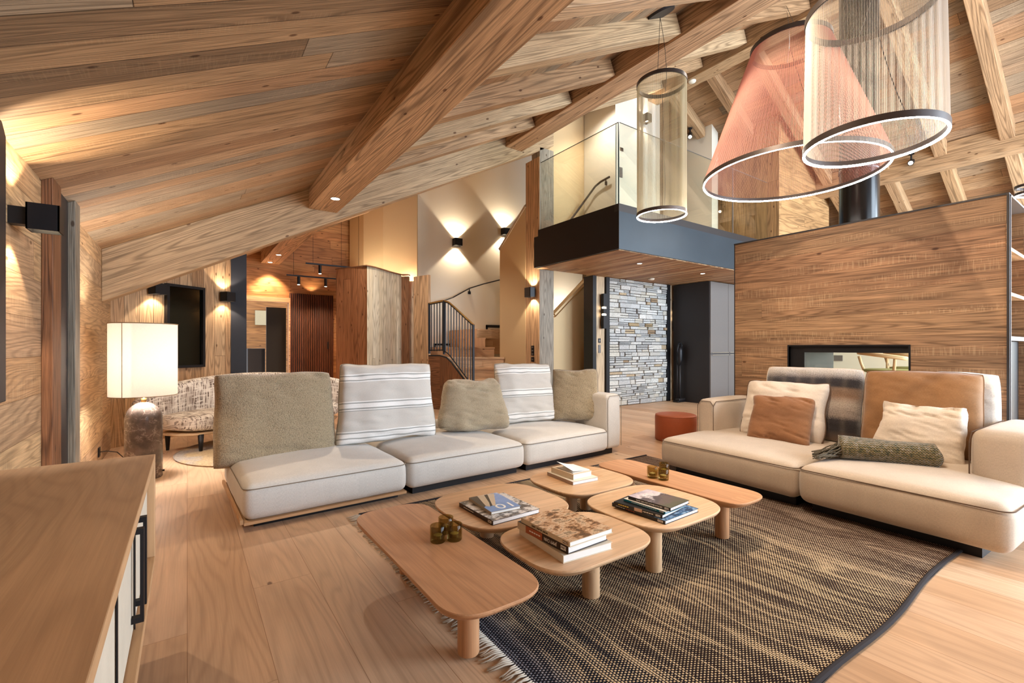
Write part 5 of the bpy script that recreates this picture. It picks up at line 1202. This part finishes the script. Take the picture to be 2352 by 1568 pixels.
def book(N, L, R, zb, th, spine, cover, label, texts=(), patches=(), glenat=True, cover_texts=(), group='books on the coffee tables', page='pages'):
    n, l, r = at(*N, Z=zb), at(*L, Z=zb), at(*R, Z=zb); yd = (l - n).normalized(); ly = (l - n).length; xd = Vector((yd.y, -yd.x, 0)); lx = abs((r - n).dot(xd))
    e = empty('book', n, math.atan2(xd.y, xd.x), label, 'book', group); c_ = .0022
    sm = M[spine] if spine in M else M.setdefault(spine, plain('cover_' + spine.strip('#'), spine, .35))
    m = MB(); m.box((0, 0, 0), (lx, ly, c_)); m.box((0, 0, c_), (c_, ly, th - c_)); m.box((0, 0, th - c_), (lx, ly, th - .0004)); m.build('cover', sm, e)
    m = MB(); m.box((c_, .003, c_), (lx - .004, ly - .003, th - c_)); m.build('pages', M[page], e)
    if cover is not None:
        m = MB(); m.add([(0, 0, th), (lx, 0, th), (lx, ly, th), (0, ly, th)], [(0, 1, 2, 3)], (1, 0, 0)); m.build('front_picture', cover, e)
    SM = lambda y, z: Matrix(((0, 0, -1, -.0004), (1, 0, 0, y), (0, -1, 0, z), (0, 0, 0, 1)))
    for (a, b, colr) in patches:
        m = MB(); m.box((-.0006, ly * a, .0006), (.0, ly * b, th - .0006)); m.build('spine_panel', M[colr] if colr in M else M.setdefault(colr, plain('panel_' + colr.strip('#'), colr, .4)), e)
    for (body, a, b, sz, mt) in texts:
        if body == '-':
            m = MB(); q = a
            while q < b - .01: m.box((-.0009, ly * q, th * (.5 - sz / 3)), (0, ly * min(b, q + .035), th * (.5 + sz / 3))); q += .047
            m.build('spine_marks', M[mt], e); continue
        text_mesh(body, th * sz, M[mt], e, Matrix.Translation((-.0007, 0, 0)) @ SM(ly * a, th * .5), 'spine_lettering', .0003, ly * (b - a))
    if glenat:
        m = MB(); m.box((-.0009, ly * .04, th * .25), (0, ly * .13, th * .75)); gl_ = m.build('publisher_label', M['txtw'] if glenat == True else M[glenat], e)
        text_mesh('Glénat', th * .5, M['txtd'] if glenat == True else M['txtw'], gl_, Matrix.Translation((-.0010, 0, 0)) @ SM(ly * .045, th * .5), 'lettering', .0002, ly * .08)
    for (body, x, y, sz, mt, w_) in cover_texts:   # upside down on the front
        text_mesh(body, sz, M[mt], e, Matrix(((-1, 0, 0, lx * x), (0, -1, 0, ly * y), (0, 0, 1, th + .0003), (0, 0, 0, 1))), 'cover_lettering', .0003, w_)
    return e
book((1294, 1294), (1193, 1226), (1401, 1258), TT, .029, '#d8ccb8', None, 'thick cream-spined book at the bottom of the front stack', glenat=False)
book((1305, 1273), (1189, 1213), (1398, 1241), TT + .0295, .030, '#2b1c16', None, 'orange and dark-brown spined book in the middle of the front stack', texts=(('JIMMY CHIN', .2, .44, .62, 'txtw'), ('-', .52, .76, .25, 'txtw')), patches=((.82, 1.0, '#c9b89e'), (.48, .82, '#a4532b')))
book((1309, 1257), (1197, 1199), (1409, 1224), TT + .060, .019, '#d3c2a5', cover_mat('cover_mountain_gold', [(.30, '#5b4a3a'), (.42, '#7a5638'), (.48, '#c99a70'), (.54, '#e6c7a4'), (.60, '#8f7355'), (.68, '#b9a98c')], 22, 1.0, strx=.6), 'book with a golden mountain cover on top of the front stack', texts=(('MONT-BLANC LINES', .42, .76, .62, 'txtd'),), glenat='brown')
book((1132, 1207), (1054.7, 1163), (1234.6, 1175.4), TT, .021, '#2f1d18', cover_mat('cover_snow_rock', [(.34, '#2e2b2b'), (.46, '#6a6560'), (.52, '#d7d2cd'), (.66, '#ece7e2'), (.74, '#8f8b88')], 24, 2.0, strx=.8), 'dark-spined snowy mountain book under the blue number 10 book', texts=(('-', .55, .85, .25, 'txtw'),))
b10 = book((1128.4, 1182.6), (1077, 1149), (1196.3, 1168), TT + .0215, .014, '#a3927c', cover_mat('cover_blue_sky', [(.40, '#7f9fd0'), (.50, '#8faada'), (.56, '#dfe4ee'), (.62, '#f1efee')], 7, 3.0, band=1.3), 'blue book with the white number 10 and trousered legs on its cover', glenat=False, cover_texts=(('10', .97, .21, .085, 'txtw', .105),))
m = MB(); lx_ = .0
for (pts, mt, nm) in (([(0, .3), (.1, .36), (.28, 1), (0, 1)], '#4c4338', 'cover_dark_ground'), ([(.10, .36), (.18, .27), (.32, .5), (.52, .99), (.28, .99)], '#cdb79a', 'cover_trouser_leg'), ([(.29, .31), (.36, .26), (.62, .62), (.86, .96), (.64, .99), (.50, .72)], '#d6c2a6', 'cover_trouser_leg'), ([(.20, .29), (.29, .31), (.50, .72), (.64, .99), (.52, .99), (.32, .5)], '#4c4338', 'cover_dark_gap')):
    m = MB(); zz = .0143 if 'dark' in nm else .0146; m.add([(a * .160, b * .2345, zz) for a, b in pts], [tuple(range(len(pts)))]); m.build(nm, plain(nm, mt, .4), b10)
book((1528, 1205), (1405.8, 1161.7), (1606, 1176), TT, .0175, '#171416', cover_mat('cover_blue_lake', [(.38, '#1b1a1d'), (.46, '#24507c'), (.52, '#6f9bc4'), (.58, '#dfe6ea'), (.66, '#3c3a36')], 18, 4.0), 'black-spined book with red lettering at the bottom of the dark stack', texts=(('-', .55, .72, .3, 'txtr'), ('-', .74, .92, .2, 'txtw')))
book((1521.4, 1191.3), (1410, 1158.8), (1577, 1169.6), TT + .018, .0165, '#1a1718', M['black'], 'black book with yellow spine lettering, second from the bottom of the dark stack', texts=(('-', .68, .9, .35, 'txty'), ('-', .18, .38, .3, 'txtw')), patches=((.40, .56, '#c7a894'),))
book((1528, 1180.5), (1432.5, 1149.4), (1577, 1164.6), TT + .035, .0105, '#1f7f96', M['txtw'], 'teal-spined book under the top book of the dark stack', texts=(('-', .2, .8, .3, 'txtw'),))
book((1540, 1174.7), (1443, 1145.8), (1585, 1156.6), TT + .046, .0165, '#231d20', cover_mat('cover_lake_dusk', [(.32, '#5d5a45'), (.40, '#6d5a55'), (.48, '#4a3f42'), (.53, '#e3d6d6'), (.62, '#c9bcc4'), (.72, '#8a7a86')], 15, 5.0, band=1.6), 'dark-spined alpine lakes book on top of the dark stack', texts=(('LES PLUS BEAUX LACS DES ALPES', .18, .8, .55, 'txtw'),), cover_texts=(('LACS', .62, .80, .022, 'txtw', .05), ('DES ALPES', .66, .70, .014, 'txtw', .055)))
book((1316, 1114.6), (1257, 1090.9), (1369, 1100.8), TT, .020, '#a58f80', M['white'], 'white book with a mauve-brown spine at the bottom of the back stack', glenat=False)
book((1317, 1102), (1266.3, 1084), (1355.3, 1091.4), TT + .0205, .031, '#d9cab0', M['creampipe'], 'thick cream book in the middle of the back stack', glenat=False)
a = at(1317, 1088, Z=TT + .053); bkl = empty('booklet', a, radians(-2), 'thin white booklet with its cover lifting, on top of the back stack', 'booklet')
m = MB()
for (z_, lift, wd_) in ((.0, .0, .13), (.003, .034, .13)):
    V = []
    for i in range(13):
        s = i / 12
        for yy in (0.0, .15): V.append((.005 + wd_ * s, yy + .01, z_ + lift * ((1 - s) ** 1.5) * (1 if yy > .1 else .25)))
    V2 = [(x, y, z + .002) for x, y, z in V]
    F = [(2 * i, 2 * i + 2, 2 * i + 3, 2 * i + 1) for i in range(12)]; k = len(V)
    F2 = [tuple(q + k for q in f[::-1]) for f in F]; S_ = [(2 * i, 2 * i + k, 2 * i + 2 + k, 2 * i + 2) for i in range(12)] + [(2 * i + 1, 2 * i + 3, 2 * i + 3 + k, 2 * i + 1 + k) for i in range(12)] + [(24, 24 + k, 25 + k, 25)]
    m.add(V + V2, F + F2 + S_, (1, 0, 0))
m.build('pages', M['txtw'], bkl, smooth=False)
